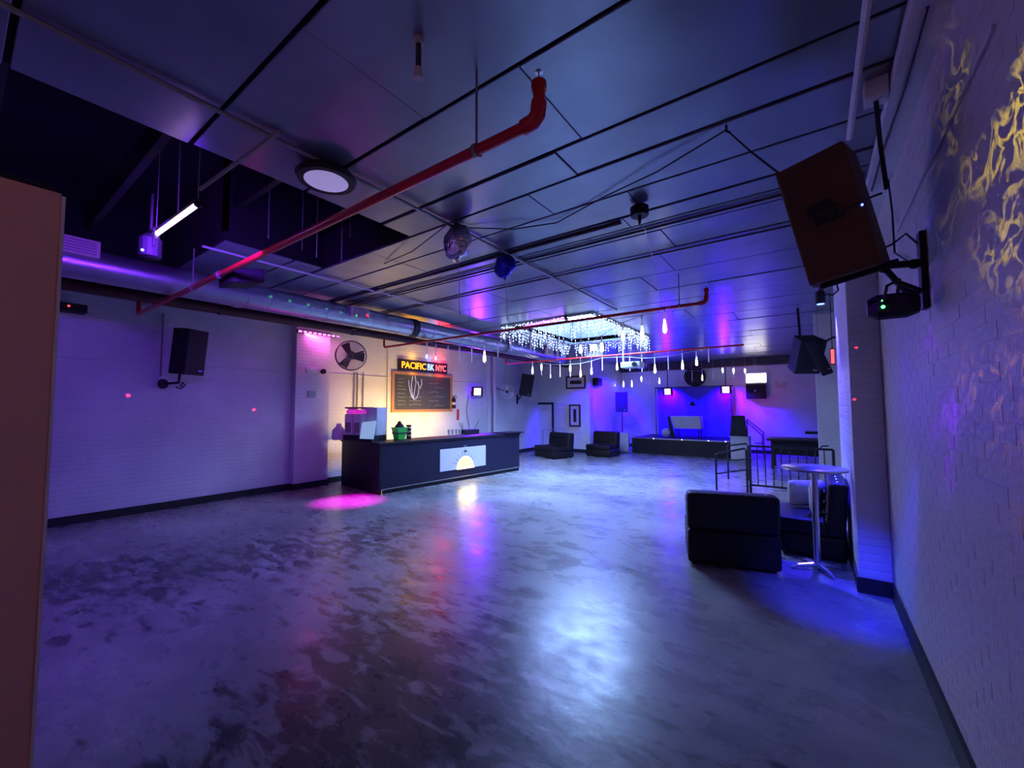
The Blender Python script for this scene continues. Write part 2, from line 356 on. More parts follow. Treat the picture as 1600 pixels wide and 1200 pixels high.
lf = box('door_leaf', (dx0+.004, YP-.035, .01), (dx1-.004, YP-.005, dt-.004), M_WHITE, d1, d1, bevel=.004)
box('door_sign', (dx0+.28, YP-.04, 1.62), (dx0+.55, YP-.034, 1.72), M_PAPER, lf, d1)
MB().ball((dx1-.08, YP-.07, 1.0), .035, 6).build('door_knob', M_CHROME, lf, d1, smooth=True)
# ---- far wall
wf = struct(box('wall_far', (XL-.2, YF, 0), (XR+.2, YF+.2, HC+.02), M_WALLX), 'white far wall behind the stage')
struct(box('baseboard_far', (XP+.02, YF-.02, 0), (XR-.1, YF, .13), M_BLACKT), 'black baseboard along the far wall')
box('soffit_beam', (XP, YF-.25, 3.25), (XR-.1, YF, HC-.01), M_DARKC, wf, wf)
# far window over the air conditioner
a = on_y(1164, 583, YF-.05); b = on_y(1199, 598, YF-.05); c = on_y(1198, 623, YF-.05)
w1 = thing('window_2', 'bright small window in the far wall above an air conditioner', 'window', ((a.x+b.x)/2, YF, b.z)); w1['kind'] = 'structure'
box('window_pane', (a.x+.03, YF-.02, b.z+.02), (b.x-.03, YF-.012, a.z-.03), M_WINPANE, w1, w1)
MB().box((a.x-.03, YF-.06, b.z-.03), (a.x+.03, YF, a.z+.03)).box((b.x-.03, YF-.06, b.z-.03), (b.x+.03, YF, a.z+.03)).box((a.x, YF-.06, a.z-.03), (b.x, YF, a.z+.03)).box((a.x, YF-.06, b.z-.03), (b.x, YF, b.z+.02)).build('window_frame', M_WHITE, w1, w1)
lamp('window_daylight', 'AREA', ((a.x+b.x)/2, YF-.1, (a.z+b.z)/2), 3, (1, .85, .6), (0, -1, -.3), shape='RECTANGLE', size=.7, size_y=.4)
ac = thing('air_conditioner', 'black window air conditioner under the bright far window', 'air conditioner', ((a.x+c.x)/2, YF, c.z))
box('case', (a.x+.04, YF-.3, c.z), (c.x-.02, YF-.001, b.z-.04), M_BLACK, ac, ac, bevel=.012)
MB().lathe([(.03, 0), (.03, .02)], ((a.x+c.x)/2, YF-.32, (b.z+c.z)/2), 10, 'y').build('dial', M_CHROME, ac, ac)
for k in range(5): box('louvre', (a.x+.08, YF-.31, c.z+.06+k*.035), (c.x-.06, YF-.30, c.z+.075+k*.035), M_DARKC, ac, ac)
# ---- right wall, real bricks where they can be told apart
wr = struct(MB().box((XR, YB-.2, 0), (XR+.2, YF+.2, HC+.02)).build('wall_right', M_BRICK), 'white painted brick wall on the right')
YC0, YC1, XC = 5.16, 7.6, .29
struct(box('wall_chase', (XC, YC0, 0), (XR-.002, YC1, HC), M_WALLY, bevel=.008), 'white painted brick chase projecting from the right wall')
XQ = .05
struct(box('wall_pilaster', (XQ, 10.0, 0), (XR-.002, 10.5, HC), M_WALLX, bevel=.006), 'white brick pilaster at the far right behind the railing')
BP, BL, BH = .0735, .215, .0675
bricks = []
for r in range(int(3.46/BP)):
    z = .145 + r*BP
    if z+BH > 3.44: break
    y = 1.2 + (.5*BL if r % 2 else 0)
    while y < YC0-.02:
        bricks.append((y, min(y+BL-.007, YC0-.004), z)); y += BL
def in_view(q):
    p = Vector((XR, (q[0]+q[1])/2, q[2]+BH/2)) - CAM
    d = p.dot(_f)
    if d < .1: return None
    x = 800+FPX*p.dot(_r)/d; y = 600-FPX*p.dot(_u)/d
    return (d, x, y) if -40 < x < 1640 and -60 < y < 1260 else None
seen = [(in_view(q)[0], q) for q in bricks if in_view(q)]
seen.sort(key=lambda t: t[0])
single = set(q for _, q in seen[:300])
bms = []
for k in range(6):
    bm_ = MB(); j = [random.uniform(-.0004, .0006) for _ in range(4)]
    t = .0007
    bm_.hexa([(-t-j[0], 0, 0), (.02, 0, 0), (.02, BL-.007, 0), (-t-j[1], BL-.007, 0)], [(-t-j[2], 0, BH), (.02, 0, BH), (.02, BL-.007, BH), (-t-j[3], BL-.007, BH)])
    me = bpy.data.meshes.new('brick'); me.from_pydata(bm_.v, [], bm_.f)
    bb = bmesh.new(); bb.from_mesh(me); bmesh.ops.recalc_face_normals(bb, faces=bb.faces)
    ed = [e for e in bb.edges if all(v.co.x < .01 for v in e.verts)]
    bmesh.ops.bevel(bb, geom=ed, offset=.0008, segments=1, affect='EDGES'); bb.to_mesh(me); bb.free(); me.materials.append(M_BRICK); bms.append(me)
rest = MB()
for q in bricks:
    if q in single:
        o = bpy.data.objects.new('brick', random.choice(bms)); C.objects.link(o); o.parent = wr
        o.location = Vector((XR+random.uniform(-.001, .001), q[0], q[2])) - wr.location
        o.scale = (1, (q[1]-q[0])/(BL-.007), 1)
    else:
        t = .0007+random.uniform(-.0003, .0004)
        rest.box((XR-t, q[0], q[2]), (XR+.01, q[1], q[2]+BH))
o = rest.build('brickwork', M_BRICK, wr, wr); o['kind'] = 'stuff'; o['label'] = 'further painted bricks of the right wall'
brn = MB().box((XR-.02, YB, 0), (XR, YC0, .14)).box((XC-.02, YC0-.02, 0), (XR, YC0, .14)).box((XC-.02, YC0, 0), (XC, YC1, .14)).box((XR-.02, YC1, 0), (XR, YF, .14))
struct(brn.build('baseboard_right', M_BLACKT), 'black baseboard along the right wall')
struct(box('trim_2', (.395, YB, 3.44), (XR, YC0, 3.52), M_PLASTER), 'pale board along the top of the right wall')
struct(box('wall_back', (XL-.2, YB-.2, 0), (XR+.2, YB, HC+.02), M_PLASTER), 'white wall behind the viewer')

# ================================================================== LARGE FURNITURE
# ---- bar counter (front slightly turned from the wall)
bn = Vector((-7.08, 5.26, 0)); bf = Vector((-6.63, 9.45, 0)); bL = (bf-bn).length; bang = math.atan2(-(bf-bn).x, (bf-bn).y)
bar = thing('bar_counter', 'long black bar counter with a lit white emblem panel on its front', 'bar', bn, bang)
BHt = 1.035
box('front_panel', (-.06, 0, .09), (0, bL, BHt-.05), M_BARPAINT, bar, bevel=.004)
box('end_panel', (-1.63, -.05, .0), (0, 0, BHt-.05), M_BARSIDE, bar, bevel=.004)
box('end_panel', (-.62, bL-.05, .09), (-.06, bL, BHt-.05), M_BARPAINT, bar, bevel=.004)
box('kick_plate', (-.05, .05, 0), (-.02, bL, .09), M_BARSIDE, bar)
box('base_trim', (-.005, 0, .085), (.012, bL, .105), M_GREYC, bar)
MB().box((-.68, .56, BHt-.05), (.03, bL+.02, BHt)).box((-1.66, -.07, BHt-.05), (.03, .56, BHt)).build('counter_top', M_BARSIDE, bar, bevel=.006)
box('back_shelf', (-.66, .6, .45), (-.06, bL-.06, .48), M_BARSIDE, bar)
box('back_shelf', (-1.6, .0, .5), (-.1, .5, .53), M_BARSIDE, bar)
box('bar_flap', (-.42, bL-.62, BHt), (.10, bL+.10, BHt+.025), M_BARSIDE, bar, bevel=.004)
# emblem panel on the bar front
def bar_local(p): return Matrix.Rotation(-bang, 3, 'Z') @ (p-bn)
def on_bar(x, y):
    nrm = Vector((math.cos(bang), math.sin(bang), 0)); d = ray(x, y); t = (bn-CAM).dot(nrm)/d.dot(nrm); return bar_local(CAM+d*t)
e0 = on_bar(687, 738); e1 = on_bar(758, 697); et = on_bar(687, 701); eb = on_bar(758, 726)
z0e, z1e = (e0.z+eb.z)/2, (e1.z+et.z)/2; y0e, y1e = e0.y, e1.y
sg = thing('emblem_sign', 'white panel with violet light put into its colour and a glowing yellow fountain emblem on the bar front', 'sign', bn, bang)
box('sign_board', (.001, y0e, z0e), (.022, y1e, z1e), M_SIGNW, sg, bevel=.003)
yc = y0e+(y1e-y0e)*.525
gl = MB(); pts = []
R = (y1e-y0e)*.20
prof = [(yc+R*.92*math.cos(a), z0e+.005+R*1.0*math.sin(a)) for a in [PI*i/14 for i in range(15)]]
gl.add([(.022, p[0], p[1]) for p in prof]+[(.034, yc+(p[0]-yc)*.9, z0e+.005+(p[1]-z0e-.005)*.9) for p in prof],
       [(i, i+1, 16+i, 15+i) for i in range(14)]+[tuple(range(15, 30)), (14, 0, 15, 29)])
gl.build('glowing_dome', M_WARML, sg)
MB().box((.022, yc-R*.92, z0e-.004), (.05, yc+R*.92, z0e+.035)).build('light_bar', M_WARMW, sg, bevel=.004)
for k in range(9):
    a = PI*(.14+.72*k/8); L0, L1 = R*1.05, R*1.42
    MB().tube([(.026, yc+L0*math.cos(a), z0e+L0*math.sin(a)), (.026, yc+L1*math.cos(a), z0e+L1*math.sin(a))], [.007, .003], 5).build('emblem_ray', M_GREYC, sg)
for k in range(4):
    zz = z0e+R*1.5+k*.035; ww = R*(.34-.05*k)
    MB().tube([(.024, yc-ww, zz), (.026, yc, zz+.012), (.024, yc+ww, zz)], .004, 5).build('emblem_arc', M_PAPER, sg)
box('emblem_mark', (.022, yc-.05, z1e-.11), (.026, yc+.05, z1e-.075), M_BLACK, sg); box('emblem_mark', (.022, yc-.012, z1e-.07), (.026, yc+.012, z1e-.03), M_GREYC, sg)
pl = Matrix.Rotation(bang, 3, 'Z') @ Vector((.12, yc, z0e+.08)) + bn
lamp('emblem_lamp', 'AREA', pl, 5, (1, .68, .2), Matrix.Rotation(bang, 3, 'Z') @ Vector((.7, 0, -.55)), shape='RECTANGLE', size=.5, size_y=.06)
# warm work light under the counter, shining on the wall behind the bar
wl_ = thing('work_light', 'warm strip light under the counter behind the bar', 'strip light', (-7.62, 6.0, .93))
box('housing', (-7.66, 6.0, .94), (-7.58, 9.0, .98), M_WHITE, wl_, wl_)
lamp('work_light_lamp', 'AREA', (-7.74, 7.2, .96), 58, (1, .62, .12), (-1, 0, .50), parent=wl_, shape='RECTANGLE', size=3.0, size_y=.08, spread=2.2)

# ---- lounge chairs
def lounge_chair(label, loc, rotz, W, D, H, seat_h, back_t, group=None, buttons=True):
    t = thing('lounge_chair', label, 'chair', loc, rotz, group)
    box('base', (-W/2, -.03, .03), (W/2, D, seat_h*.62), M_LEATHER, t, bevel=.05, seg=4, smooth=True)
    box('seat_cushion', (-W/2+.01, back_t*.8, seat_h*.62-.01), (W/2-.01, D+.02, seat_h), M_LEATHER, t, bevel=.045, seg=3, smooth=True)
    MB().hexa([(-W/2, -.02, seat_h*.60), (W/2, -.02, seat_h*.60), (W/2, back_t, seat_h*.60), (-W/2, back_t, seat_h*.60)],
              [(-W/2, -.06, H), (W/2, -.06, H), (W/2, back_t*.75, H), (-W/2, back_t*.75, H)]).build('backrest', M_LEATHER, t, bevel=.06, seg=4, smooth=True)
    for k in range(3):
        z = seat_h+.09+k*(H-seat_h-.1)/3
        MB().tube([(-W/2+.03, back_t*.92, z), (W/2-.03, back_t*.92, z)], .012, 6).build('channel_seam', M_LEATHER, t)
    if buttons:
        for k in range(4):
            MB().ball((-W/2+W*(k+.5)/4, back_t*.35-.03, H-.003), .014, 5).build('button', M_CHROME, t)
    for sx in (-1, 1):
        for yy in (.06, D-.06):
            MB().lathe([(.025, 0), (.03, .035)], (sx*(W/2-.07), yy, 0), 10).build('foot', M_BLACK, t)
    return t
A = on_z(1077, 884, 0); B = on_z(1219, 901, 0)
ang = math.atan2((B-A).y, (B-A).x); W0 = (B-A).length
lounge_chair('black leatherette lounge chair seen from behind, nearest to the camera', (A+B)/2+Vector((0, .04, 0)), ang, W0+.04, .74, .80, .64, .24)
# second chair stands against the right chase, facing into the room
lounge_chair('black leatherette lounge chair facing the steel table by the right wall', (.22, 6.38, 0), PI/2, .92, .62, .88, .44, .17)
def sofa_far(label, x0, x1, yt, yb, ytop, Yd, rotz, D):
    a = on_y(x0, yb, Yd); b = on_y(x1, yb, Yd)
    Wd = (b-a).length
    top = on_y((x0+x1)/2, ytop, Yd).z
    return lounge_chair(label, ((a.x+b.x)/2, Yd+D, 0), PI+rotz, Wd, D, max(.75, top), .40, .25, buttons=False)
lounge_chair('black channel-backed sofa standing in front of the white door', (-7.22, 13.0, 0), PI-.42, 1.15, .85, .84, .40, .26, buttons=False)
lounge_chair('black tufted armchair in the corner beside the tall loudspeaker', (-6.08, 14.25, 0), PI-.1, .95, .75, .86, .42, .28, buttons=False)

# ---- stage with backdrop
SYF = 15.45; SX_0 = -5.62; SX_1 = -2.32; SZ = .58
st = thing('stage', 'low black stage with a shiny metal edge in front of the blue backdrop', 'stage', ((SX_0+SX_1)/2, (SYF+YF)/2, 0))
box('skirt', (SX_0, SYF, 0), (SX_1, YF-.03, SZ-.04), M_BLACK, st, st)
box('deck', (SX_0-.02, SYF-.02, SZ-.04), (SX_1+.02, YF-.03, SZ), M_BARSIDE, st, st, bevel=.004)
box('edge_trim', (SX_0-.02, SYF-.035, SZ-.03), (SX_1+.02, SYF-.02, SZ+.005), M_CHROME, st, st)
for f in (.25, .81, .97, .55):
    MB().ball((SX_0+(SX_1-SX_0)*f, SYF-.04, SZ-.01), .022, 5).build('edge_light', M_DROPS, st, st)
b0 = on_y(1027, 606, 17.3); b1 = on_y(1143, 682, 17.3)
bd = thing('stage_backdrop', 'smooth cloth backdrop lit bright blue behind the stage', 'backdrop', ((b0.x+b1.x)/2, 17.3, SZ))
m = MB(); N = 60
for i in range(N+1):
    x = b0.x+(b1.x-b0.x)*i/N; y = 17.32+.008*math.sin(i*.7)+.004*math.sin(i*2.9)
    m.v += [Vector((x, y, SZ+.01)), Vector((x, y, b0.z))]
    if i: m.f.append((2*i-2, 2*i, 2*i+1, 2*i-1))
m.build('curtain', M_CURTAIN, bd, bd, smooth=True)
MB().tube([(b0.x-.1, 17.33, b0.z), (b1.x+.1, 17.33, b0.z)], .02, 8).tube([(b0.x-.08, 17.33, b0.z), (b0.x-.08, 17.33, SZ)], .018, 6).tube([(b1.x+.08, 17.33, b0.z), (b1.x+.08, 17.33, SZ)], .018, 6).build('curtain_frame', M_DARKC, bd, bd)
# table under a white cloth on the stage
t0 = on_y(1050, 650, 16.7); t1 = on_y(1098, 670, 16.7)
ct = thing('draped_table', 'low table under a white cloth on the stage', 'table', ((t0.x+t1.x)/2, 16.7, SZ))
MB().hexa([(t0.x+.12, 16.45, t1.z), (t1.x, 16.45, t1.z), (t1.x, 16.95, t1.z), (t0.x+.12, 16.95, t1.z)], [(t0.x, 16.45, t0.z), (t1.x-.04, 16.45, t0.z), (t1.x-.04, 16.95, t0.z), (t0.x, 16.95, t0.z)]).build('cloth', M_CLOTH, ct, ct, bevel=.015, smooth=True)
for sx in (t0.x+.18, t1.x-.1):
    for yy in (16.5, 16.9): MB().tube([(sx, yy, SZ), (sx, yy, t1.z+.05)], .018, 6).build('leg', M_BLACK, ct, ct)
k0 = on_y(1045, 651, 16.4); k1 = on_y(1052, 673, 16.4)
lp = MB().hexa([(k1.x-.09, 16.38, SZ), (k1.x+.06, 16.38, SZ), (k1.x+.06, 16.42, SZ), (k1.x-.09, 16.42, SZ)], [(k0.x-.06, 16.38, k0.z), (k0.x+.05, 16.38, k0.z), (k0.x+.05, 16.42, k0.z), (k0.x-.06, 16.42, k0.z)]).build('leaning_panel', M_BLACK, bevel=.006)
tag(lp, 'dark slanted panel leaning against the draped table on the stage', 'panel')
pc = on_y(1041, 664, 16.35)
tag(MB().ball((pc.x, 16.3, SZ+.17), .16, 8, (1, .8, 1.05)).build('white_bundle', M_CLOTH, smooth=True), 'round pale bundle on the stage left of the draped table', 'bundle')

# ---- loudspeakers
def cabinet(t, w, d, h, M=Matrix.Identity(4), grille=True, taper=.78, rear=False):
    """origin at centre of the bottom, front faces -Y"""
    wb = w*taper
    MB().hexa([(-w/2, -d/2, 0), (w/2, -d/2, 0), (wb/2, d/2, 0), (-wb/2, d/2, 0)], [(-w/2, -d/2, h), (w/2, -d/2, h), (wb/2, d/2, h), (-wb/2, d/2, h)]).xf(M).build('cabinet', M_BLACK, t, bevel=.015)
    if grille:
        g = box('grille', (-w/2+.02, -d/2-.014, .02), (w/2-.02, -d/2+.002, h-.02), M_GRILLE, t, bevel=.006)
        if M != Matrix.Identity(4): g.data.transform(M)
        b = box('badge', (w*.18, -d/2-.018, .07), (w*.34, -d/2-.012, .09), M_CHROME, g)
        if M != Matrix.Identity(4): b.data.transform(M)
# left wall speaker
c = on_x(289, 584, -8.75)
t = thing('wall_speaker', 'black loudspeaker on a wall bracket left of the pink lit pilaster', 'speaker', (-8.75, c.y, 2.33), .62+PI/2-.15)
cabinet(t, .40, .34, .78, Matrix.Rotation(.10, 4, 'X'))
MB().tube([(0, .1, .02), (.0, .12, -.14), (-.05, .34, -.16)], .022, 8).build('bracket_arm', M_BLACK, t)
MB().lathe([(.085, 0), (.085, .03)], (-.05, .36, -.16), 14, 'y').build('bracket_plate', M_BLACK, t)
MB().tube([(.09, .18, -.20), (.13, .18, -.13), (.2, .2, -.17), (.13, .22, -.24), (.05, .22, -.21)], .012, 6).build('cable_loop', M_CABLE, t)
# left far wall speaker
c = on_x(819, 618, -8.72)
t = thing('wall_speaker', 'black loudspeaker tilted on a wall bracket above the end of the bar', 'speaker', (-8.72, c.y, c.z), .62+.2)
cabinet(t, .46, .36, .80, Matrix.Rotation(.16, 4, 'Y') @ Matrix.Rotation(.12, 4, 'X'))
MB().tube([(-.1, .1, 0), (-.18, .18, -.14), (-.2, .3, -.12)], .025, 8).build('bracket_arm', M_BLACK, t)
MB().box((-.23, .28, -.32), (-.17, .32, .05)).build('bracket_plate', M_BLACK, t)
# speaker on pole over a white subwoofer, left of the stage
ub = on_y(977, 706, 15.6)
sub = thing('subwoofer', 'white box subwoofer under the pole-mounted loudspeaker by the corner armchair', 'subwoofer', (ub.x-.1, 15.55, 0), .3)
box('cabinet', (-.26, -.26, .02), (.26, .26, .74), M_BOX, sub, bevel=.01); box('grille', (-.23, -.272, .06), (.23, -.258, .70), M_BOX, sub, bevel=.004)
t = thing('pole_speaker', 'black loudspeaker on a pole above the white subwoofer', 'speaker', (ub.x-.08, 15.55, .74), .3)
MB().tube([(0, 0, 0), (0, 0, .82)], .02, 8).build('pole', M_BLACK, t)
cabinet(t, .46, .40, .76, Matrix.Translation((0, 0, .80)))
# speaker right of the stage on a white box
ub = on_y(1157, 714, 15.7)
wb = thing('speaker_plinth', 'white box plinth at the right end of the stage', 'plinth', (ub.x+.02, 15.7, 0), .0)
box('body', (-.27, -.27, 0), (.27, .27, .74), M_BOX, wb, bevel=.008); box('lid', (-.29, -.29, .735), (.29, .29, .755), M_BOX, wb, bevel=.004)
t = thing('floor_speaker', 'tall black tapered loudspeaker on the white plinth right of the stage', 'speaker', (ub.x-.02, 15.72, .755), .05)
MB().hexa([(-.26, -.2, 0), (.26, -.2, 0), (.2, .2, 0), (-.2, .2, 0)], [(-.2, -.2, .68), (.2, -.2, .68), (.16, .2, .68), (-.16, .2, .68)]).build('cabinet', M_BLACK, t, bevel=.015)
MB().hexa([(-.23, -.215, .03), (.23, -.215, .03), (.23, -.198, .03), (-.23, -.198, .03)], [(-.18, -.215, .65), (.18, -.215, .65), (.18, -.198, .65), (-.18, -.198, .65)]).build('grille', M_GRILLE, t)
# big speaker on the right wall, its back to us
cen = on_d(1294, 338, 2.26)
ny = ((cen-CAM).normalized() + Vector((.10, 0, -.16))).normalized()      # front of the cabinet, into the room and downwards
def on_back(x, y): d = ray(x, y); return CAM + d*((cen-CAM).dot(ny)/d.dot(ny))
P = {k: on_back(x, y) for k, (x, y) in dict(TL=(1203, 274), TR=(1305, 226), BR=(1391, 404), BL=(1273, 446)).items()}
rx = ((P['TR']-P['TL'])+(P['BR']-P['BL'])).normalized(); uz = ((P['TL']-P['BL'])+(P['TR']-P['BR'])); hh = uz.length/2; ww = ((P['TR']-P['TL']).length+(P['BR']-P['BL']).length)/2
uz = (uz - rx*uz.dot(rx)).normalized(); cen = (P['TL']+P['TR']+P['BR']+P['BL'])/4
Ms = Matrix(((rx.x, ny.x, uz.x), (rx.y, ny.y, uz.y), (rx.z, ny.z, uz.z)))
bs = thing('big_speaker', 'large dark loudspeaker tilted on a wall bracket, its wiring panel towards the camera', 'speaker', cen, rot=Ms.to_euler())
M_SPK = mat('speaker_carpet', (.105, .048, .018), .8, bump=.4, bscale=200)
MB().hexa([(-ww/2, 0, -hh/2), (ww/2, 0, -hh/2), (ww/2+.03, .36, -hh/2), (-ww/2-.03, .36, -hh/2)], [(-ww/2, 0, hh/2), (ww/2, 0, hh/2), (ww/2+.03, .36, hh/2), (-ww/2-.03, .36, hh/2)]).build('cabinet', M_SPK, bs, bevel=.018, seg=3, smooth=True)
box('grille', (-ww/2-.01, .36, -hh/2+.02), (ww/2+.01, .375, hh/2-.02), M_GRILLE, bs)
for k, (x, z) in enumerate(((-.005, .055), (.012, -.012))):
    j = box('jack_plate', (x-.065, -.012, z-.028), (x+.065, .004, z+.028), M_BLACK, bs, bevel=.004)
    MB().lathe([(.014, 0), (.011, .02)], (x+.06, -.016, z+.012), 8, 'y').build('plug', M_SPK, j)
MB().tube([(.072, -.018, -.008), (.13, -.03, -.012), (.2, -.012, -.003), (.235, .02, .0)], .006, 6).build('cable', M_CABLE, bs)
MB().tube([(-ww/2+.03, .2, -hh/2), (-ww/2+.03, .2, -hh/2-.06), (-ww/2+.07, .2, -hh/2-.08), (-ww/2+.1, .2, -hh/2-.06), (-ww/2+.1, .2, -hh/2)], .005, 6).build('safety_loop', M_CABLE, bs)
MB().ball((ww/2-.005, .0, -.02), .006, 5).build('status_light', M_BLUEL, bs)
# its bracket on the wall
br = thing('speaker_bracket', 'black steel bracket arm holding the big loudspeaker on the right wall', 'bracket', (XR, 3.1, 2.5))
q0 = on_x(1438, 362, XR-.02); q1 = on_x(1443, 484, XR-.02)
zt, zb, yy = q0.z, q1.z, (q0.y+q1.y)/2
box('wall_plate', (XR-.03, yy-.04, zb), (XR-.004, yy+.04, zt), M_BLACK, br, br, bevel=.004)
sb = cen + rx*(ww*.38) - uz*(hh/2) + ny*.14
MB().tube([(XR-.03, yy, zt-.17), sb + Vector((.03, 0, .0))], .02, 8).build('arm', M_BLACK, br, br)
MB().tube([(XR-.03, yy, zb+.10), (XR-.10, yy-.02, zb+.12), sb + Vector((.05, 0, -.03))], .016, 8).build('arm', M_BLACK, br, br)
MB().tube([sb - rx*.24 - uz*.012, sb + rx*.10 - uz*.012], .02, 8).build('cradle_bar', M_BLACK, br, br)
MB().ball((XR-.05, yy, zt-.17), .028, 6).build('knuckle', M_BLACK, br, br); MB().ball(sb+Vector((.04, 0, -.01)), .03, 6).build('knuckle', M_BLACK, br, br)
MB().tube([(XR-.03, yy, zt-.06), (XR-.08, yy-.03, zt-.0), (XR-.14, yy-.04, zt-.05), sb+Vector((.0, 0, .08))], .006, 6).build('cable', M_CABLE, br, br)
# laser effect lamp below it
lc = on_x(1396, 478, XR-.16)
lz = thing('effect_light', 'small black effect light with a green glow hanging under the speaker bracket', 'effect light', (lc.x, lc.y, lc.z-.07))
MB().lathe([(.045, -.11), (.07, -.07), (.07, .05), (.05, .10)], lc, 12, 'x').build('housing', M_BLACK, lz, lz)
MB().tube([lc+Vector((-.05, -.07, .0)), lc+Vector((-.03, -.07, .10)), lc+Vector((.03, .0, .14)), lc+Vector((.03, .07, .10)), lc+Vector((.02, .07, 0))], .008, 6).build('yoke', M_BLACK, lz, lz)
MB().tube([lc+Vector((.02, 0, .13)), (XR-.02, yy, zb+.10)], .012, 6).build('hanger', M_BLACK, lz, lz)
MB().ball(lc+Vector((-.05, -.072, -.012)), .009, 5).build('green_lamp', M_GREENL, lz, lz); MB().ball(lc+Vector((-.05, -.070, .022)), .006, 5).build('green_lamp', M_GREENL, lz, lz)

lamp('effect_beam', 'SPOT', lc+Vector((-.10, .06, -.10)), 620, (.02, .03, 1), Vector((.24, 4.85, 0))-lc, parent=lz, spot_size=math.radians(34), spot_blend=1, shadow_soft_size=.02)
lamp('effect_beam', 'SPOT', lc+Vector((-.10, .04, .16)), 14, (.02, .03, 1), Vector((XR, 3.0, 2.95))-lc, parent=lz, spot_size=math.radians(70), spot_blend=.8, shadow_soft_size=.02)
# ---- steel cocktail table
tb = thing('cocktail_table', 'round steel-topped cocktail table on a single post by the right wall', 'table', (-.025, 5.6, 0))
MB().lathe([(.285, 1.055), (.30, 1.06), (.30, 1.078), (.29, 1.085)], (0, 0, 0), 40).build('table_top', M_CHROME, tb, smooth=True)
MB().tube([(0, 0, .04), (0, 0, 1.055)], .032, 14).build('post', M_CHROME, tb, smooth=True)
for k in range(4):
    a = .5+k*PI/2
    MB().tube([(0, 0, .05), (.2*math.cos(a), .2*math.sin(a), .035), (.27*math.cos(a), .27*math.sin(a), .012)], [.03, .02, .012], 8).build('foot', M_CHROME, tb)
MB().lathe([(.07, 1.03), (.09, 1.055)], (0, 0, 0), 16).build('top_plate', M_CHROME, tb)
# pillows on the right chair
def pillow_mesh(w_, h_, d_):
    m = MB().ball((0, 0, 0), 1, 10)
    sg = lambda c: (1 if c > 0 else -1)*abs(c)**.45
    m.v = [Vector((sg(v.x)*w_/2*(1-.10*(1-abs(v.z))), v.y*d_/2, sg(v.z)*h_/2*(1-.10*(1-abs(v.x)))+h_/2)) for v in m.v]
    return m
pw = thing('pillow', 'pale pillow upright on the seat behind the table post', 'pillow', (-.16, 6.62, .44), .5)
pillow_mesh(.38, .36, .13).build('cushion', M_PILLOW, pw, smooth=True)
pw = thing('pillow', 'pale pillow leaning on the chair back next to the chase', 'pillow', (-.0, 6.36, .445), 1.3)
pillow_mesh(.40, .40, .13).build('cushion', M_PILLOW, pw, smooth=True)

# ---- ramp railing
RY = 9.69; rz0, rz1 = .16, .94
rl = thing('railing', 'black metal railing with upright bars in front of the far right corner', 'railing', (-.4, RY, 0))
xa, xb = -1.09, XQ+.18
xb = .26
MB().tube([(xa, RY, rz1), (xb, RY, rz1)], .022, 8).build('top_rail', M_RAIL, rl, rl); MB().tube([(xa, RY, rz0), (xb, RY, rz0)], .018, 8).build('bottom_rail', M_RAIL, rl, rl)
MB().tube([(xa, RY, 0), (xa, RY, rz1)], .024, 8).build('post', M_RAIL, rl, rl); MB().tube([(xb, RY, 0), (xb, RY, rz1)], .024, 8).build('post', M_RAIL, rl, rl)
for k in range(1, 10):
    x = xa+(xb-xa)*k/10; MB().tube([(x, RY, rz0), (x, RY, rz1)], .010, 6).build('upright_bar', M_RAIL, rl, rl)
MB().tube([(xb-.2, RY, rz1), (xb-.16, RY, rz1+.06), (xb-.06, RY, rz1+.07)], .014, 6).build('hook', M_RAIL, rl, rl)
def handrail(label, p, q, zt0, zt1, mid):
    t = thing('handrail', label, 'handrail', (p[0], p[1], 0))
    MB().tube([(p[0], p[1], 0), (p[0], p[1], zt0-.03), (p[0]+(q[0]-p[0])*.06, p[1]+(q[1]-p[1])*.06, zt0)], .02, 8).build('post', M_RAIL, t, t)
    MB().tube([(p[0]+(q[0]-p[0])*.06, p[1]+(q[1]-p[1])*.06, zt0), (q[0]-.03, q[1], zt1), (q[0], q[1], zt1-.04)], .02, 8).build('top_bar', M_RAIL, t, t)
    MB().tube([(q[0], q[1], 0), (q[0], q[1], zt1-.04)], .02, 8).build('post', M_RAIL, t, t)
    MB().tube([(p[0], p[1], zt0-mid), (q[0], q[1], zt1-mid)], .014, 8).build('mid_bar', M_RAIL, t, t)
    return t
handrail('black sloping handrail joined to the near end of the railing', (-1.70, 9.58), (-1.14, 9.62), .76, .89, .42)
handrail('black sloping handrail parallel behind the first at the ramp', (-1.72, 11.2), (-1.3, 11.25), .80, .86, .36)
# stage stair rail, dark bench and wall shelf in the far right corner
r0 = on_y(1167, 655, 16.0); r1 = on_y(1193, 676, 16.0)
t = thing('stair_rail', 'thin dark stair rail sloping down right of the tall floor loudspeaker', 'stair rail', (r1.x, 16.0, 0))
for dz in (0, -.09): MB().tube([(r0.x, 16, r0.z+dz), (r1.x-.04*(dz < 0), 16, r1.z+dz), (r1.x-.04*(dz < 0), 16, .3 if dz else 0)], .018, 6).build('tube_bar', M_RAIL, t, t)
MB().tube([(r0.x, 16, r0.z), (r0.x, 16, 0)], .018, 6).build('post', M_RAIL, t, t); MB().tube([(r0.x+.2, 16, .52), (r1.x, 16, .52)], .016, 6).build('lower_bar', M_RAIL, t, t)
g0 = on_y(1198, 697, 13.6); g1 = on_y(1286, 697, 13.6)
t = thing('dark_bench', 'long dark table with a black side in the far right corner', 'table', ((g0.x+g1.x)/2, 14, 0))
box('table_top', (g0.x, 13.6, .78), (.2, 14.6, .84), M_BLACK, t, t, bevel=.01); box('side_panel', (g0.x+.2, 13.7, .42), (.15, 14.5, .78), M_BARSIDE, t, t)
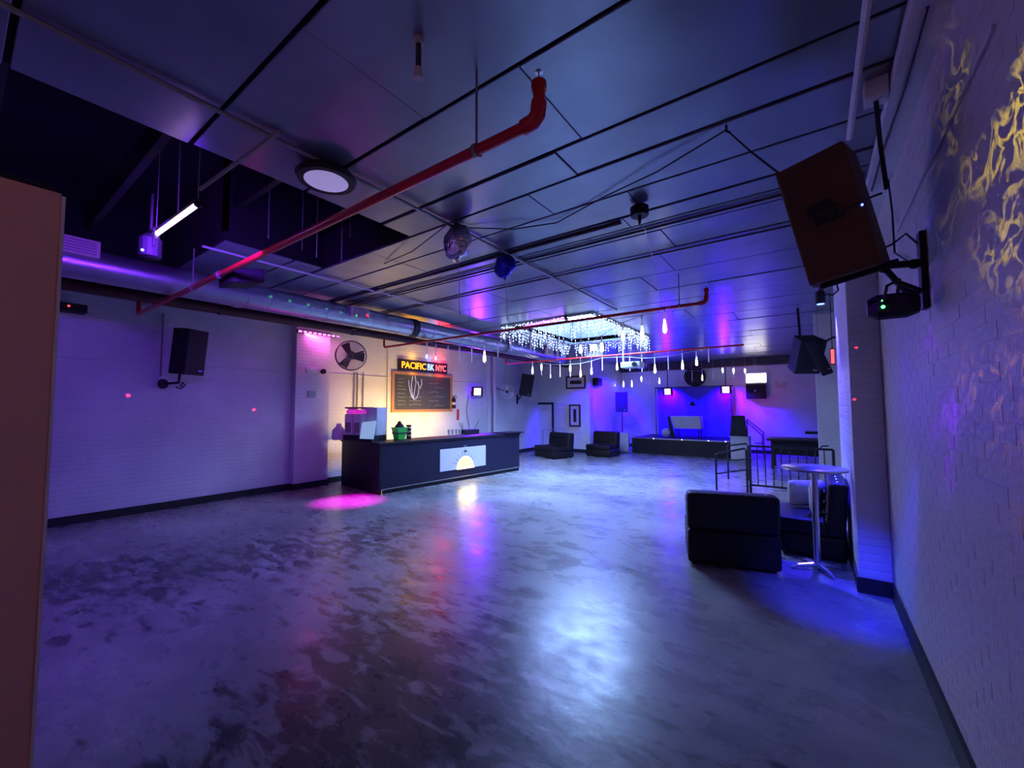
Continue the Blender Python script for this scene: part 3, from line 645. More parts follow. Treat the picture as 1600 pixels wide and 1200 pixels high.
for sx in (g0.x+.12, .1):
    for y in (13.7, 14.5): box('leg', (sx-.03, y-.03, 0), (sx+.03, y+.03, .78), M_BLACK, t, t)
h0 = on_y(1258, 676, 11.6)
t = thing('wall_shelf', 'small dark wall shelf beside the far right pilaster', 'shelf', (.35, 11.6, h0.z))
box('board', (h0.x, 11.4, h0.z-.02), (XR, 11.8, h0.z+.03), M_BARSIDE, t, t, bevel=.004); MB().hexa([(.4, 11.55, h0.z-.4), (XR, 11.55, h0.z-.4), (XR, 11.65, h0.z-.4), (.4, 11.65, h0.z-.4)], [(.25, 11.55, h0.z-.02), (XR, 11.55, h0.z-.02), (XR, 11.65, h0.z-.02), (.25, 11.65, h0.z-.02)]).build('corbel', M_BARSIDE, t, t)

# ---- cream partition close to the camera on the left
ce = on_x(80, 600, -1.9); ctop = on_x(92, 301, -1.9).z
t = thing('screen_partition', 'tall cream partition panel at the left edge close to the camera', 'partition', (-1.95, -.5, 0))
box('panel', (-1.97, -1.2, 0), (-1.9, ce.y, ctop), M_CREAM, t, t, bevel=.004)
box('end_cap', (-1.975, ce.y, 0), (-1.895, ce.y+.008, ctop-.01), M_WHITE, t, t)
box('top_rail', (-1.975, -1.2, ctop), (-1.895, ce.y-.015, ctop+.012), M_BLACKT, t, t)
bp_ = on_x(10, 1190, -1.72)
t = thing('dark_stool', 'black rounded stool end at the bottom left corner against the cream partition', 'stool', (-1.66, -.02, 0))
MB().lathe([(.02, 0), (.17, .0), (.17, .03), (.03, .06), (.03, .60)], (-1.62, -.02, 0), 14).build('base', M_BLACK, t, t)
MB().lathe([(.12, .60), (.17, .62), (.18, .68), (.16, .71), (.05, .725)], (-1.62, -.02, 0), 20).build('seat', M_LEATHER, t, t, smooth=True)

# ================================================================== PIPES, DUCT, CEILING FITTINGS
# sprinkler main along the left wall
sm = thing('sprinkler_main', 'thick dark brown sprinkler main pipe under the ceiling along the left wall', 'pipe', (-7.78, 6, 3.3))
MB().tube([(-7.78, YB+.01, 3.35), (-7.78, YP-.01, 3.35)], .075, 12).build('main_pipe', M_BROWN, sm, sm, smooth=True)
box('channel', (-8.02, YB+.01, 3.40), (-7.90, YP-.02, 3.545), M_BLACKT, sm, sm)
for y in (0.2, 2.6, 5.0, 7.4, 9.8, 12.2): MB().tube([(-7.78, y, 3.42), (-7.78, y, HC)], .012, 6).tube([(-7.78, y-.02, 3.35), (-7.78, y+.02, 3.35)], .085, 12).build('hanger', M_DARKC, sm, sm)
def branch(label, y, z, x0, x1, m, r, head=True, riser_l=True, rods=()):
    t = thing('sprinkler_branch', label, 'pipe', ((x0+x1)/2, y, z))
    pts = []
    if riser_l: pts += [(x0, y, z+.22), (x0, y, z+.03), (x0+.03, y, z)]
    else: pts += [(x0, y, z)]
    if head:
        MB().tube(pts+[(x1-.07, y, z)], r, 12).build('branch_pipe', m, t, t, smooth=True)
        e = MB().tube([(x1-.09, y, z), (x1-.03, y, z+.008), (x1-.008, y, z+.03), (x1, y, z+.09)], r*1.35, 12)
        e.build('elbow', m, t, t, smooth=True)
        MB().tube([(x1, y, z+.08), (x1, y, z+.16)], r, 12).build('riser', m, t, t, smooth=True)
        MB().tube([(x1, y, z+.145), (x1, y, z+.185)], r*1.3, 12).build('reducer', m, t, t, smooth=True)
        MB().tube([(x1, y, z+.185), (x1, y, z+.21), (x1, y, z+.215), (x1, y, z+.235), (x1, y, z+.238)], [.012, .010, .004, .004, .022], 8).build('sprinkler_head', M_CHROME, t, t)
    else:
        MB().tube(pts+[(x1, y, z)], r, 12).build('branch_pipe', m, t, t, smooth=True)
    for x in rods:
        MB().tube([(x, y, z), (x, y, HC-.002)], .007, 6).build('hanger_rod', M_GREYC, t, t)
        MB().tube([(x-.012, y, z), (x+.012, y, z)], r*1.3, 12).build('hanger_clamp', M_GREYC, t, t)
    return t
branch('bright red sprinkler pipe crossing the near ceiling, turning up at its end', 1.60, 3.10, -7.78, -1.0, M_RED, .028, rods=(-1.39, -5.6))
branch('red sprinkler pipe above the icicle lights, turning up right of the roof light', 5.80, 3.10, -7.78, -1.08, M_RED, .023, rods=(-1.42, -5.2))
branch('thin red sprinkler pipe carrying the second row of hanging tubes', 10.36, 3.10, -7.78, -1.2, M_RED, .022, head=False, rods=(-5.9, -2.0))
branch('dark sprinkler pipe close to the far wall above the stage', 17.2, 3.24, -6.2, -1.55, M_BROWN, .03, head=False, riser_l=False, rods=(-5.5, -1.7))
# round galvanised duct
dx = -6.43; dz = 3.33; dr = .175
dk = thing('ventilation_duct', 'round galvanised spiral duct running under the ceiling above the bar', 'duct', (dx, 5, dz))
MB().tube([(dx, YB+.02, dz), (dx, 5.0, dz), (dx-.2, 11.9, dz)], dr, 24).build('duct_pipe', M_STEEL, dk, dk, smooth=True)
for k in range(49):
    y = -2.2+k*.29; xx = dx-(.2*max(0, (y-5)/6.9))
    MB().tube([(xx, y-.006, dz), (xx, y+.006, dz)], dr+.004, 24).build('spiral_seam', M_STEEL, dk, dk, smooth=True)
for y in (2.35, 8.6): MB().tube([(dx-.02, y-.05, dz), (dx-.02, y+.05, dz)], dr+.008, 24).build('joint_collar', M_CHROME, dk, dk, smooth=True)
MB().tube([(dx-.0, 5.38, dz), (dx-.0, 5.52, dz)], dr+.01, 24).build('strap_band', M_BLACKT, dk, dk, smooth=True)
for y in (.9, 3.2, 6.2, 9.2):
    xx = dx-.02; MB().tube([(xx, y, dz+dr), (xx, y, HC-.002)], .008, 6).build('hanger_rod', M_GREYC, dk, dk)
for (px, py, wv) in ((120, 383, .36), (563, 488, .34), (788, 521, .34), (860, 549, .34)):
    q = on_x(px, py, dx+dr+.03); g = box('vent_frame', (dx+dr-.06, q.y-wv/2, q.z-.09), (dx+dr+.03, q.y+wv/2, q.z+.09), M_BEIGE, dk, dk, bevel=.006)
    for k in range(5): box('vent_slat', (dx+dr+.028, q.y-wv/2+.03, q.z-.07+k*.03), (dx+dr+.036, q.y+wv/2-.03, q.z-.055+k*.03), M_GREYC, g, dk)
# conduits and cables on the ceiling
tag(MB().tube([(-2.82, YB+.01, HC-.03), (-2.80, 3.6, HC-.03), (-2.86, 7.2, HC-.03)], .016, 8).build('ceiling_conduit', M_GREYC), 'long grey conduit running along the ceiling beside the red pipe', 'conduit')
tag(MB().tube([(.25, YB+.01, HC-.05), (.25, 3.42, HC-.05)], .018, 8).build('ceiling_conduit', M_PLASTER), 'pale conduit along the ceiling edge above the right wall', 'conduit')
tag(MB().tube([(-5.35, 1.6, HC-.03), (-5.35, 5.6, HC-.03)], .014, 8).build('ceiling_conduit', M_PLASTER), 'pale conduit on the ceiling between the black opening and the duct', 'conduit')
for i, (y, x0, x1, lab) in enumerate(((3.80, -1.45, -8.2, 'dark conduit across the ceiling ending at the pendant motor box'), (4.10, .38, -8.2, 'dark conduit across the ceiling just beyond the pendant motor box'), (4.86, .38, -8.2, 'thin dark conduit across the ceiling, second beyond the motor box'))):
    tag(MB().tube([(x0, y, HC-.018), (x1, y, HC-.018)], .017-.003*i, 8).build('cross_conduit', M_DARKC), lab, 'conduit')
hk = on_z(1135, 203, HC-.03); s0 = cen - rx*(ww/2-.02) + uz*(hh/2-.01) + ny*.02
j0 = on_z(945, 307, HC-.02); j1 = on_z(870, 348, HC-.02); j2 = on_z(735, 356, HC-.02); j3 = on_z(700, 350, HC-.03); j4 = on_z(600, 412, HC-.02)
tag(MB().tube([s0, (s0+hk)/2+Vector((0, 0, -.01)), hk, (hk+j0)/2+Vector((0, 0, -.03)), j0, j1, (j1+j2)/2+Vector((0, 0, -.04)), j2, j3, (j3+j4)/2+Vector((0, 0, -.06)), j4], .006, 6).build('speaker_cable', M_CABLE), 'black cable strung across the ceiling from the big loudspeaker over a hook', 'cable')
tag(MB().tube([hk+Vector((0, 0, .03)), hk+Vector((0, 0, -.01)), hk+Vector((.02, 0, -.025))], .008, 6).build('ceiling_hook', M_CABLE), 'small black ceiling hook carrying the strung speaker cable', 'hook')
# wires down the right wall
q = [on_z(1449, 12, 3.43), on_z(1414, 135, 3.43), on_z(1378, 240, 3.43), on_z(1362, 298, 3.43)]
tag(MB().tube(q, .007, 6).build('wall_cable', M_CABLE), 'black cable along the lower edge of the board at the top of the right wall', 'cable')
tag(MB().tube([on_x(1396, 170, XR-.02), on_x(1385, 260, XR-.02), on_x(1394, 330, XR-.02), on_x(1398, 395, XR-.02), (XR-.012, yy+.05, zt-.2)], .006, 6).build('wall_cable', M_CABLE), 'thin dark cable dropping behind the big loudspeaker to its bracket', 'cable')
tag(MB().tube([on_x(1552, 40, XR-.012), on_x(1475, 207, XR-.012), on_x(1432, 295, XR-.012), on_x(1402, 362, XR-.012)], .006, 6).build('wall_cable', M_MORTAR), 'thin painted cable running diagonally over the right wall bricks', 'cable')
# junction box on the ceiling edge at right
q = on_z(1368, 145, HC-.06)
t = thing('junction_box', 'pale junction box on the ceiling edge above the big loudspeaker', 'junction box', (q.x, q.y, q.z-.05))
box('body', (q.x-.05, q.y-.05, HC-.11), (q.x+.05, q.y+.05, HC-.001), M_PLASTER, t, t, bevel=.004); MB().tube([(q.x, q.y, HC-.11), (q.x+.01, q.y+.02, HC-.35), (q.x+.03, q.y+.05, HC-.6)], .012, 6).build('drop_cable', M_CABLE, t, t)
# PVC stub
q = on_z(654, 62, HC-.01)
t = thing('pipe_stub', 'short capped pvc pipe stub hanging from the near ceiling', 'pipe', q)
d0 = on_y(652, 122, q.y).z
MB().lathe([(.026, HC-q.z-.005), (.026, HC-q.z-.03), (.017, HC-q.z-.035)], (0, 0, 0), 14).build('flange', M_PVC, t)
MB().tube([(0, 0, HC-q.z-.01), (0, 0, d0-q.z+.03)], .014, 12).build('stub', M_DARKC, t, smooth=True); MB().tube([(0, 0, d0-q.z+.045), (0, 0, d0-q.z-.005)], .021, 12).build('end_cap', M_PVC, t, smooth=True)
# round high bay lamp
q = on_z(510, 284, HC-.10)
t = thing('high_bay_lamp', 'round black high bay lamp with a dim pale lens next to the ceiling opening', 'lamp', (q.x, q.y, HC-.10))
MB().lathe([(.165, 0), (.20, .0), (.215, .03), (.19, .06), (.07, .075), (.05, .098)], (0, 0, 0), 36).build('housing', M_BLACK, t, smooth=True)
MB().lathe([(.001, -.012), (.10, -.010), (.160, .001), (.160, .01)], (0, 0, 0), 36).build('lens', M_HIGHBAY, t, smooth=True)
# pendant motor box
q = on_z(999, 322, HC-.02); bz = on_y(999, 338, q.y).z; cz = on_y(998, 352, q.y).z
pm = Vector((q.x, q.y, cz))
t = thing('pendant_motor', 'small dark motor box with a short stem hanging from the middle of the ceiling', 'motor', (q.x, q.y, cz))
MB().lathe([(.075, 0), (.08, .02), (.08, .08), (.05, .1)], (0, 0, bz-cz), 14).build('housing', M_BLACK, t); MB().tube([(0, 0, bz-cz), (0, 0, .03), (0, 0, 0)], [.016, .014, .006], 8).build('stem', M_BLACK, t)
MB().tube([(0, 0, bz-cz+.1), (0, 0, HC-cz-.001)], .02, 8).build('mount', M_BLACK, t)
# dark hung box on the red pipe (seen against the duct)
q = on_y(372, 432, 1.75)
t = thing('hung_stage_light', 'black box-shaped effect light hung below the red pipe near the duct', 'effect light', (q.x, 1.75, q.z-.1))
MB().hexa([(q.x-.24, 1.66, q.z-.10), (q.x+.12, 1.66, q.z-.10), (q.x+.2, 1.92, q.z-.06), (q.x-.2, 1.92, q.z-.06)], [(q.x-.26, 1.66, q.z+.02), (q.x+.1, 1.66, q.z+.05), (q.x+.2, 1.92, q.z+.08), (q.x-.2, 1.92, q.z+.04)]).build('housing', M_BLACK, t, t, bevel=.01)
MB().tube([(q.x-.05, 1.7, q.z+.03), (q.x-.05, 1.62, 3.08)], .015, 6).tube([(q.x-.07, 1.6, 3.10), (q.x-.03, 1.6, 3.10)], .04, 8).build('clamp', M_CHROME, t, t)
# purple led bar by the void
u0 = on_z(309, 319, 3.22); u1 = on_z(244, 366, 3.22)
def led_bar(name, label, a, b, r, m, mc, hang=None, group=None):
    t = thing(name, label, 'led bar', (a+b)/2, group=group); off = (b-a).normalized()
    MB().tube([a, b], r, 8).build('lit_tube', m, t, t, smooth=True)
    MB().tube([a+Vector((0, 0, r*1.6)), b+Vector((0, 0, r*1.6))], r*1.1, 6).build('backing', mc, t, t)
    for p in (a-off*.02, b+off*.02): MB().tube([p-off*.02, p+off*.02], r*1.7, 8).build('end_cap', M_BLACK, t, t)
    if hang is not None:
        for p in (a, b): MB().tube([p+Vector((0, 0, r)), Vector((p.x, p.y, hang))], .004, 5).build('hanging_wire', M_GREYC, t, t)
    return t
t = led_bar('uv_bar', 'glowing purple led bar hanging below the black ceiling opening', u0, u1, .017, M_UV, M_BLACK, 3.95)
um = (u0+u1)/2
lamp('uv_bar_lamp', 'AREA', um+Vector((0, 0, -.06)), 64, VIOLET, (-1.2, .35, -.8), parent=t, shape='RECTANGLE', size=1.0, size_y=.08)
lamp('uv_bar_uplight', 'POINT', um+Vector((0, .10, .05)), 1.5, VIOLET, parent=t, shadow_soft_size=.06)
q = on_z(235, 385, 3.1)
t = thing('par_can', 'small dark par can hanging beside the purple led bar', 'par can', (q.x, q.y, q.z))
MB().lathe([(.05, -.11), (.075, -.09), (.075, .06), (.04, .1)], q, 14, 'z').build('can', M_BLACK, t, t); MB().tube([q+Vector((-.09, 0, -.02)), q+Vector((-.09, 0, .14)), q+Vector((.09, 0, .14)), q+Vector((.09, 0, -.02))], .008, 6).build('yoke', M_BLACK, t, t)
MB().tube([q+Vector((0, 0, .14)), Vector((q.x, q.y, HC))], .01, 6).build('hanger', M_VIOL if False else M_DARKC, t, t); MB().ball(q+Vector((.05, -.06, -.06)), .012, 5).build('blue_lamp', M_BLUEL, t, t)
# truss pole from the bar to the ceiling
tag(MB().tube([u0+Vector((.03, 0, .1)), on_z(437, 205, HC-.015)], .014, 6).build('hanging_pole', M_GREYC), 'thin grey pole from the purple led bar up to the ceiling conduit', 'pole')
# balloons
def balloon(label, px, py, zc, r, m, sq, yend, lean):
    c = on_z(px, py, zc)
    t = thing('foil_balloon', label, 'balloon', c)
    b = MB().ball((0, 0, 0), r, 12, sq); rnd = random.Random(px)
    for i, v in enumerate(b.v):
        f = 1+.07*math.sin(v.x*38+v.z*21)+.05*math.sin(v.y*45-v.z*30); b.v[i] = v*f
    b.xf(Matrix.Rotation(lean, 4, 'Y')); b.build('balloon_skin', m, t, smooth=True)
    e = on_y(px+6, yend, c.y)
    MB().tube([(0, 0, -r*.9), (.02, 0, -r-.2), (.03, 0, (e.z-c.z))], .003, 5).build('ribbon', M_WIREW, t)
    MB().lathe([(.012, -.03), (.022, 0)], (0, 0, -r*sq[2]*.98), 8).build('neck', m, t)
    return t
balloon('round silver patterned foil balloon against the ceiling', 715, 379, 3.36, .17, M_FOIL, (.95, .6, 1.05), 492, .15)
balloon('crumpled blue foil balloon against the ceiling right of the silver one', 789, 416, 3.38, .155, M_FOILB, (.95, .55, .85), 500, -.5)

# ================================================================== HANGING LIGHTS
# icicle lights round the roof light
ic = thing('icicle_lights', 'curtain of cold white icicle lights hanging round the roof light', 'string lights', ((SX0+SX1)/2, (SY0+SY1)/2, HC))
per = []
def edge(a, b, n): return [(a[0]+(b[0]-a[0])*(k+.5)/n, a[1]+(b[1]-a[1])*(k+.5)/n) for k in range(n)]
per += edge((SX0, SY0-.08), (SX1+.06, SY0-.08), 60) + edge((SX1+.08, SY0), (SX1+.08, SY1), 70) + edge((SX0-.08, SY0), (SX0-.08, SY1), 50) + edge((SX0, SY1+.08), (SX1, SY1+.08), 40) + edge((SX0+.2, SY0+.8), (SX1-.1, SY0+.8), 30)
MB().tube([(SX0-.08, SY0-.08, HC-.02), (SX1+.08, SY0-.08, HC-.02), (SX1+.08, SY1+.08, HC-.02), (SX0-.08, SY1+.08, HC-.02), (SX0-.08, SY0-.08, HC-.02)], .006, 5).build('lead_wire', M_WIREW, ic, ic)
for (x, y) in per:
    L = random.choice((.16, .24, .32, .42, .28, .2)); x += random.uniform(-.02, .02); y += random.uniform(-.02, .02)
    s = MB().tube([(x, y, HC-.02), (x, y, HC-.02-L)], .0025, 4).build('strand', M_WIREW, ic, ic)
    b = MB(); o0 = random.uniform(0, .06)
    for k in range(max(2, int(L/.07))):
        zz = HC-.03-o0-k*.07; b.ball((x+random.uniform(-.012, .012), y+random.uniform(-.012, .012), zz), .0105, 3)
    b.build('led_beads', M_LEDW, s, ic)['kind'] = 'stuff'
# meteor tubes: (x, y_top, y_bottom, lit) read along each row, each hanging on a wire from its pipe
ORD = 'first second third fourth fifth sixth seventh eighth ninth tenth eleventh twelfth thirteenth fourteenth fifteenth sixteenth seventeenth eighteenth'.split()
def tube_light(k_, x, yt, yb, lit, Y, zp, group, row):
    a = on_y(x, yt, Y); b = on_y(x, yb, Y)
    lab = {0: 'unlit slim tube light, %s from left in the %s of hanging tubes', 1: 'tube light with glowing white drop, %s from left in the %s of hanging tubes', 2: 'tube light with faint pink tip, %s from left in the %s of hanging tubes', 3: 'tube light glowing at its top, %s from left in the %s of hanging tubes'}[lit] % (ORD[k_], row)
    t = thing('tube_light', lab, 'tube light', (a.x, Y, b.z), group=group)
    L = a.z-b.z; r = .011
    MB().tube([(0, 0, 0), (0, 0, L)], r, 8).build('tube', M_GLASSP, t, smooth=True)
    MB().tube([(0, 0, L), (0, 0, max(L+.03, zp-b.z))], .0035, 5).build('hanging_wire', M_WIREW, t)
    MB().tube([(0, 0, L-.005), (0, 0, L+.03)], r*1.3, 8).build('top_cap', M_WHITE, t)
    if lit == 1: MB().lathe([(.004, .78*L+.02), (.012, .55*L), (.024, .25*L), (.030, .08*L), (.022, -.01), (.004, -.025)], (0, 0, 0), 12).build('glow_drop', M_DROP, t, smooth=True)
    if lit == 2: MB().lathe([(.006, .35*L), (.016, .12*L), (.016, -.005), (.004, -.016)], (0, 0, 0), 10).build('glow_drop', M_DROPS, t, smooth=True)
    if lit == 3: MB().lathe([(.006, L+.02), (.026, .88*L), (.030, .7*L), (.018, .5*L), (.006, .35*L)], (0, 0, 0), 12).build('glow_drop', M_DROP, t, smooth=True)
RA = [(667, 537, 559, 2), (681, 541, 562, 2), (700, 543, 565, 0), (718, 544, 567, 0), (737, 543, 566, 0), (757, 538, 564, 1), (778, 537, 558, 0), (799, 526, 548, 0), (829, 522, 546, 0), (855, 528, 553, 0), (871, 533, 560, 0), (881, 535, 552, 0), (907, 532, 550, 1), (918, 541, 554, 0), (940, 528, 548, 1), (973, 508, 531, 1), (1003, 497, 528, 1), (1038, 486, 518, 1)]
RB = [(832, 566, 583, 1), (846, 569, 586, 3), (860, 571, 590, 2), (875, 572, 589, 0), (891, 571, 589, 3), (907, 570, 588, 1), (924, 566, 584, 1), (941, 561, 579, 0), (964, 560, 577, 1), (984, 560, 580, 0), (1003, 562, 581, 0), (1023, 561, 582, 1), (1044, 559, 578, 0), (1066, 555, 576, 1), (1088, 550, 570, 1), (1107, 548, 566, 0)]
RC = [(948, 586, 602, 2), (961, 594, 603, 2), (974, 590, 604, 1), (987, 588, 604, 1), (1002, 588, 602, 3), (1008, 590, 600, 0), (1015, 587, 600, 0), (1030, 585, 599, 1), (1045, 581, 592, 0), (1065, 582, 594, 0), (1081, 581, 596, 0), (1097, 580, 594, 1), (1114, 580, 592, 0), (1129, 575, 588, 3), (1146, 575, 590, 3), (1164, 576, 588, 3), (1181, 573, 582, 0)]
for i, q in enumerate(RA): tube_light(i, *q, 5.78, 3.10, 'tubes on the front string', 'front row')
for i, q in enumerate(RB): tube_light(i, *q, 10.34, 3.10, 'tubes on the middle string', 'middle row')
for i, q in enumerate(RC): tube_light(i, *q, 16.9, 3.545, 'tubes on the rear string', 'rear row')
# string cables of the rows
def row_cable(label, R_, Y, dzz):
    pts = [on_y(x, yt, Y)+Vector((0, .0, dzz)) for x, yt, yb, l in R_]
    tag(MB().tube(pts, .005, 5).build('string_cable', M_WIREW), label, 'cable')
row_cable('pale cable linking the front row of hanging tubes', RA, 5.80, .035); row_cable('pale cable linking the middle row of hanging tubes', RB, 10.36, .035); row_cable('pale cable linking the rear row of hanging tubes', RC, 16.92, .035)
pts = [pm, pm+Vector((.03, .05, -.03)), on_y(1018, 395, 4.6), on_y(1027, 440, 5.2), on_y(1033, 470, 5.7), on_y(1030, 488, 5.74), on_y(1046, 480, 5.74), on_y(1053, 490, 5.74)]
tag(MB().tube(pts, .004, 5).build('drop_cable', M_WIREW), 'thin pale cable drooping from the motor box to the front row of tubes', 'cable')
# purple led bar on the roof light edge
a = on_z(822, 509, HC-.05); b = on_z(884, 497, HC-.05)
t = led_bar('violet_bar', 'violet led bar along the near edge of the roof light', a, b, .03, M_VIOL, M_BLACK, HC)
lamp('violet_bar_lamp', 'AREA', (a+b)/2+Vector((0, 0, -.06)), 12, VIOLET, (0, -.3, -1), parent=t, shape='RECTANGLE', size=.9, size_y=.06)
# pink led strip over the pilaster
a = on_x(465, 517, -8.93); b = on_x(531, 522, -8.93)
t = thing('pink_led_strip', 'dotted pink and red led strip above the pilaster left of the bar', 'led strip', (a+b)/2)
box('backing', (-8.98, a.y, a.z-.02), (-8.95, b.y, a.z+.03), M_BLACKT, t, t)
for k in range(9):
    y = a.y+(b.y-a.y)*(k+.3)/9; box('led_dot', (-8.95, y, a.z-.012), (-8.93, y+.065, a.z+.02), M_MAGL if k < 8 else M_VIOL, t, t)
lamp('pink_strip_lamp', 'AREA', (-8.86, (a.y+b.y)/2, a.z-.02), 9, (1, .12, .75), (-.2, .1, -1), parent=t, shape='RECTANGLE', size=.9, size_y=.05)
# pink par on the pipe, throwing the magenta pool beside the bar
pp = Vector((-7.35, 4.75, 3.40)); tgt = on_z(545, 783, 0)
t = thing('par_can', 'small dark par can hanging above the near end of the bar', 'par can', pp)
MB().lathe([(.06, -.10), (.06, .08), (.03, .11)], pp, 14, 'z').build('can', M_BLACK, t, t)
MB().tube([pp+Vector((0, 0, .1)), Vector((pp.x, pp.y, HC))], .01, 6).build('hanger', M_DARKC, t, t)
lamp('par_beam', 'SPOT', pp+Vector((0, 0, -.13)), 2200, (1, .0, .85), tgt-pp, parent=t, spot_size=math.radians(27), spot_blend=1, shadow_soft_size=.03)

# ================================================================== WALL FITTINGS AND SMALL THINGS
def wall_m(x, y, z):      # local X -> world +Y, local Y -> world Z, facing +X  (left wall)
    return Matrix(((0, 0, 1, x), (1, 0, 0, y), (0, 1, 0, z), (0, 0, 0, 1)))
# chalkboard
k0 = on_x(613, 579, XL+.05); k1 = on_x(707, 643, XL+.05)
y0, y1, zb_, zt_ = k0.y, k1.y, k1.z, k0.z
cbd = thing('chalkboard', 'wooden framed chalkboard with chalk writing on the wall behind the bar', 'chalkboard', (XL, (y0+y1)/2, zb_))
box('board', (XL+.005, y0+.05, zb_+.05), (XL+.03, y1-.05, zt_-.05), M_CHALK, cbd, cbd)
for a, b in (((y0, zb_), (y0+.08, zt_)), ((y1-.08, zb_), (y1, zt_)), ((y0+.08, zb_), (y1-.08, zb_+.08)), ((y0+.08, zt_-.08), (y1-.08, zt_))):
    box('frame_rail', (XL+.001, a[0], a[1]), (XL+.05, b[0], b[1]), M_WOOD, cbd, cbd, bevel=.005)
X_ = XL+.033; cy_ = y0+(y1-y0)*.34; cz_ = zb_+(zt_-zb_)*.63; hs = (zt_-zb_)*.30
for s in ([(-.2, .9), (-.34, .2), (-.26, -.5), (-.1, -1)], [(.08, .95), (.16, .4), (.04, -.2), (-.1, -.9), (-.02, -1)], [(.34, .5), (.5, .0), (.42, -.6), (.16, -1)], [(.78, .7), (.8, .3), (.62, -.1)], [(-.62, .55), (-.58, .1), (-.44, -.3)], [(-.5, -.2), (-.3, -.8), (0, -1.05), (.3, -.85)]):
    MB().tube([(X_, cy_+u*hs, cz_+v*hs) for u, v in s], .012, 5).build('chalk_stroke', M_STROKEB, cbd, cbd)
rnd = random.Random(3)
for r in range(8):
    for (u0_, u1_) in ((.05, .20), (.24, .46)) if r > 4 else (((.05, .17),) if r < 3 else ((.05, .2),)):
        yy_ = y0+.1+(y1-y0-.2)*u0_; L = (y1-y0-.2)*(u1_-u0_)*rnd.uniform(.7, 1); z = zt_-.2-r*(zt_-zb_-.32)/8
        MB().tube([(X_, yy_+L*i/14, z+rnd.uniform(-.018, .018)) for i in range(15)], .0045, 4).build('chalk_line', M_STROKE, cbd, cbd)
for r in range(6):
    yy_ = y0+(y1-y0)*(.58+.1*(r % 2)); z = zt_-.28-r*.13
    MB().tube([(X_, yy_+.035*i, z+rnd.uniform(-.016, .016)) for i in range(12)], .004, 4).build('chalk_line', M_STROKE, cbd, cbd)
# neon sign
n0 = on_x(627, 577, XL+.12); n1 = on_x(700, 584, XL+.12); nt = on_x(627, 561, XL+.12); 
ny0, ny1 = n0.y, n1.y; nz0 = n0.z; nh = nt.z-n0.z
ns = thing('neon_sign', 'glowing neon sign reading PACIFIC BK NYC above the chalkboard', 'sign', (XL, (ny0+ny1)/2, nz0))
box('back_plate', (XL+.002, ny0-.04, nz0-.02), (XL+.07, ny1+.02, nz0+nh+.02), M_BLACKT, ns, ns, bevel=.006)
Lw = ny1-ny0
def neon(body, f0, f1, m):
    o = text_mesh('lit_letters', body, 1, m, ns, Matrix.Identity(4), .0, .006)
    xs = [v.co.x for v in o.data.vertices]; ys = [v.co.y for v in o.data.vertices]
    sx = (f1-f0)*Lw/(max(xs)-min(xs)); sy = nh*.66/(max(ys)-min(ys))
    M = wall_m(XL+.085, ny0+f0*Lw, nz0+nh*.17) @ Matrix.Diagonal((sx, sy, 1, 1)) @ Matrix.Translation((-min(xs), -min(ys), 0))
    M = Matrix.Translation(-ns.location) @ M
    o.data.transform(M)
    bm = bmesh.new(); bm.from_mesh(o.data); r = bmesh.ops.extrude_face_region(bm, geom=list(bm.faces)); bmesh.ops.translate(bm, verts=[e for e in r['geom'] if isinstance(e, bmesh.types.BMVert)], vec=(-.012, 0, 0)); bmesh.ops.recalc_face_normals(bm, faces=bm.faces); bm.to_mesh(o.data); bm.free()
neon('PACIFIC', .03, .52, M_NEONY); neon('BK', .555, .70, M_NEONB); neon('NYC', .74, .97, M_NEONR)
zc_ = nz0+nh/2
for (f, col, e, sz) in ((.27, (1, .45, .03), 4.5, .5), (.63, (.25, .45, 1), 2.2, .2), (.85, (1, .03, .05), 12, .3)):
    lamp('neon_lamp', 'AREA', (XL+.15, ny0+f*Lw, zc_), e, col, (1, 0, .05), parent=ns, shape='RECTANGLE', size=sz*Lw*.9, size_y=.16)
    lamp('neon_lamp_back', 'POINT', (XL+.14, ny0+f*Lw, nz0+nh+.10), e*.5, col, parent=ns, shadow_soft_size=.05)
    lamp('neon_lamp_back', 'POINT', (XL+.14, ny0+f*Lw, nz0-.09), e*.22, col, parent=ns, shadow_soft_size=.05)
# big wall fan on an arm
fc = on_x(548, 556, -8.35)
wfan = thing('wall_fan', 'large caged wall fan on an arm above the drink machine', 'fan', (XL, fc.y, fc.z))
nrm = (CAM-fc).normalized(); nrm = Vector((nrm.x, nrm.y-.25, -.28)).normalized()
Q = nrm.to_track_quat('Z', 'Y').to_matrix().to_4x4(); MF = Matrix.Translation(fc-wfan.location) @ Q
def fpart(name, mb, m): return mb.xf(MF).build(name, m, wfan, smooth=True)
RF = .33
for r, z in ((RF, 0), (RF*.99, -.06), (RF*.9, .03), (RF*.8, .05), (RF*.7, .06), (RF*.6, .066), (RF*.5, .071), (RF*.4, .075), (RF*.3, .078), (RF*.2, .08)):
    fpart('cage_ring', MB().tube([(r*math.cos(2*PI*k/28), r*math.sin(2*PI*k/28), z) for k in range(29)], .004 if r < RF*.95 else .012, 5, False), M_GREYC)
for k in range(40):
    a = 2*PI*k/40; fpart('cage_spoke', MB().tube([(.05*math.cos(a), .05*math.sin(a), .082), (RF*.6*math.cos(a), RF*.6*math.sin(a), .066), (RF*math.cos(a), RF*math.sin(a), 0)], .0035, 4), M_GREYC)
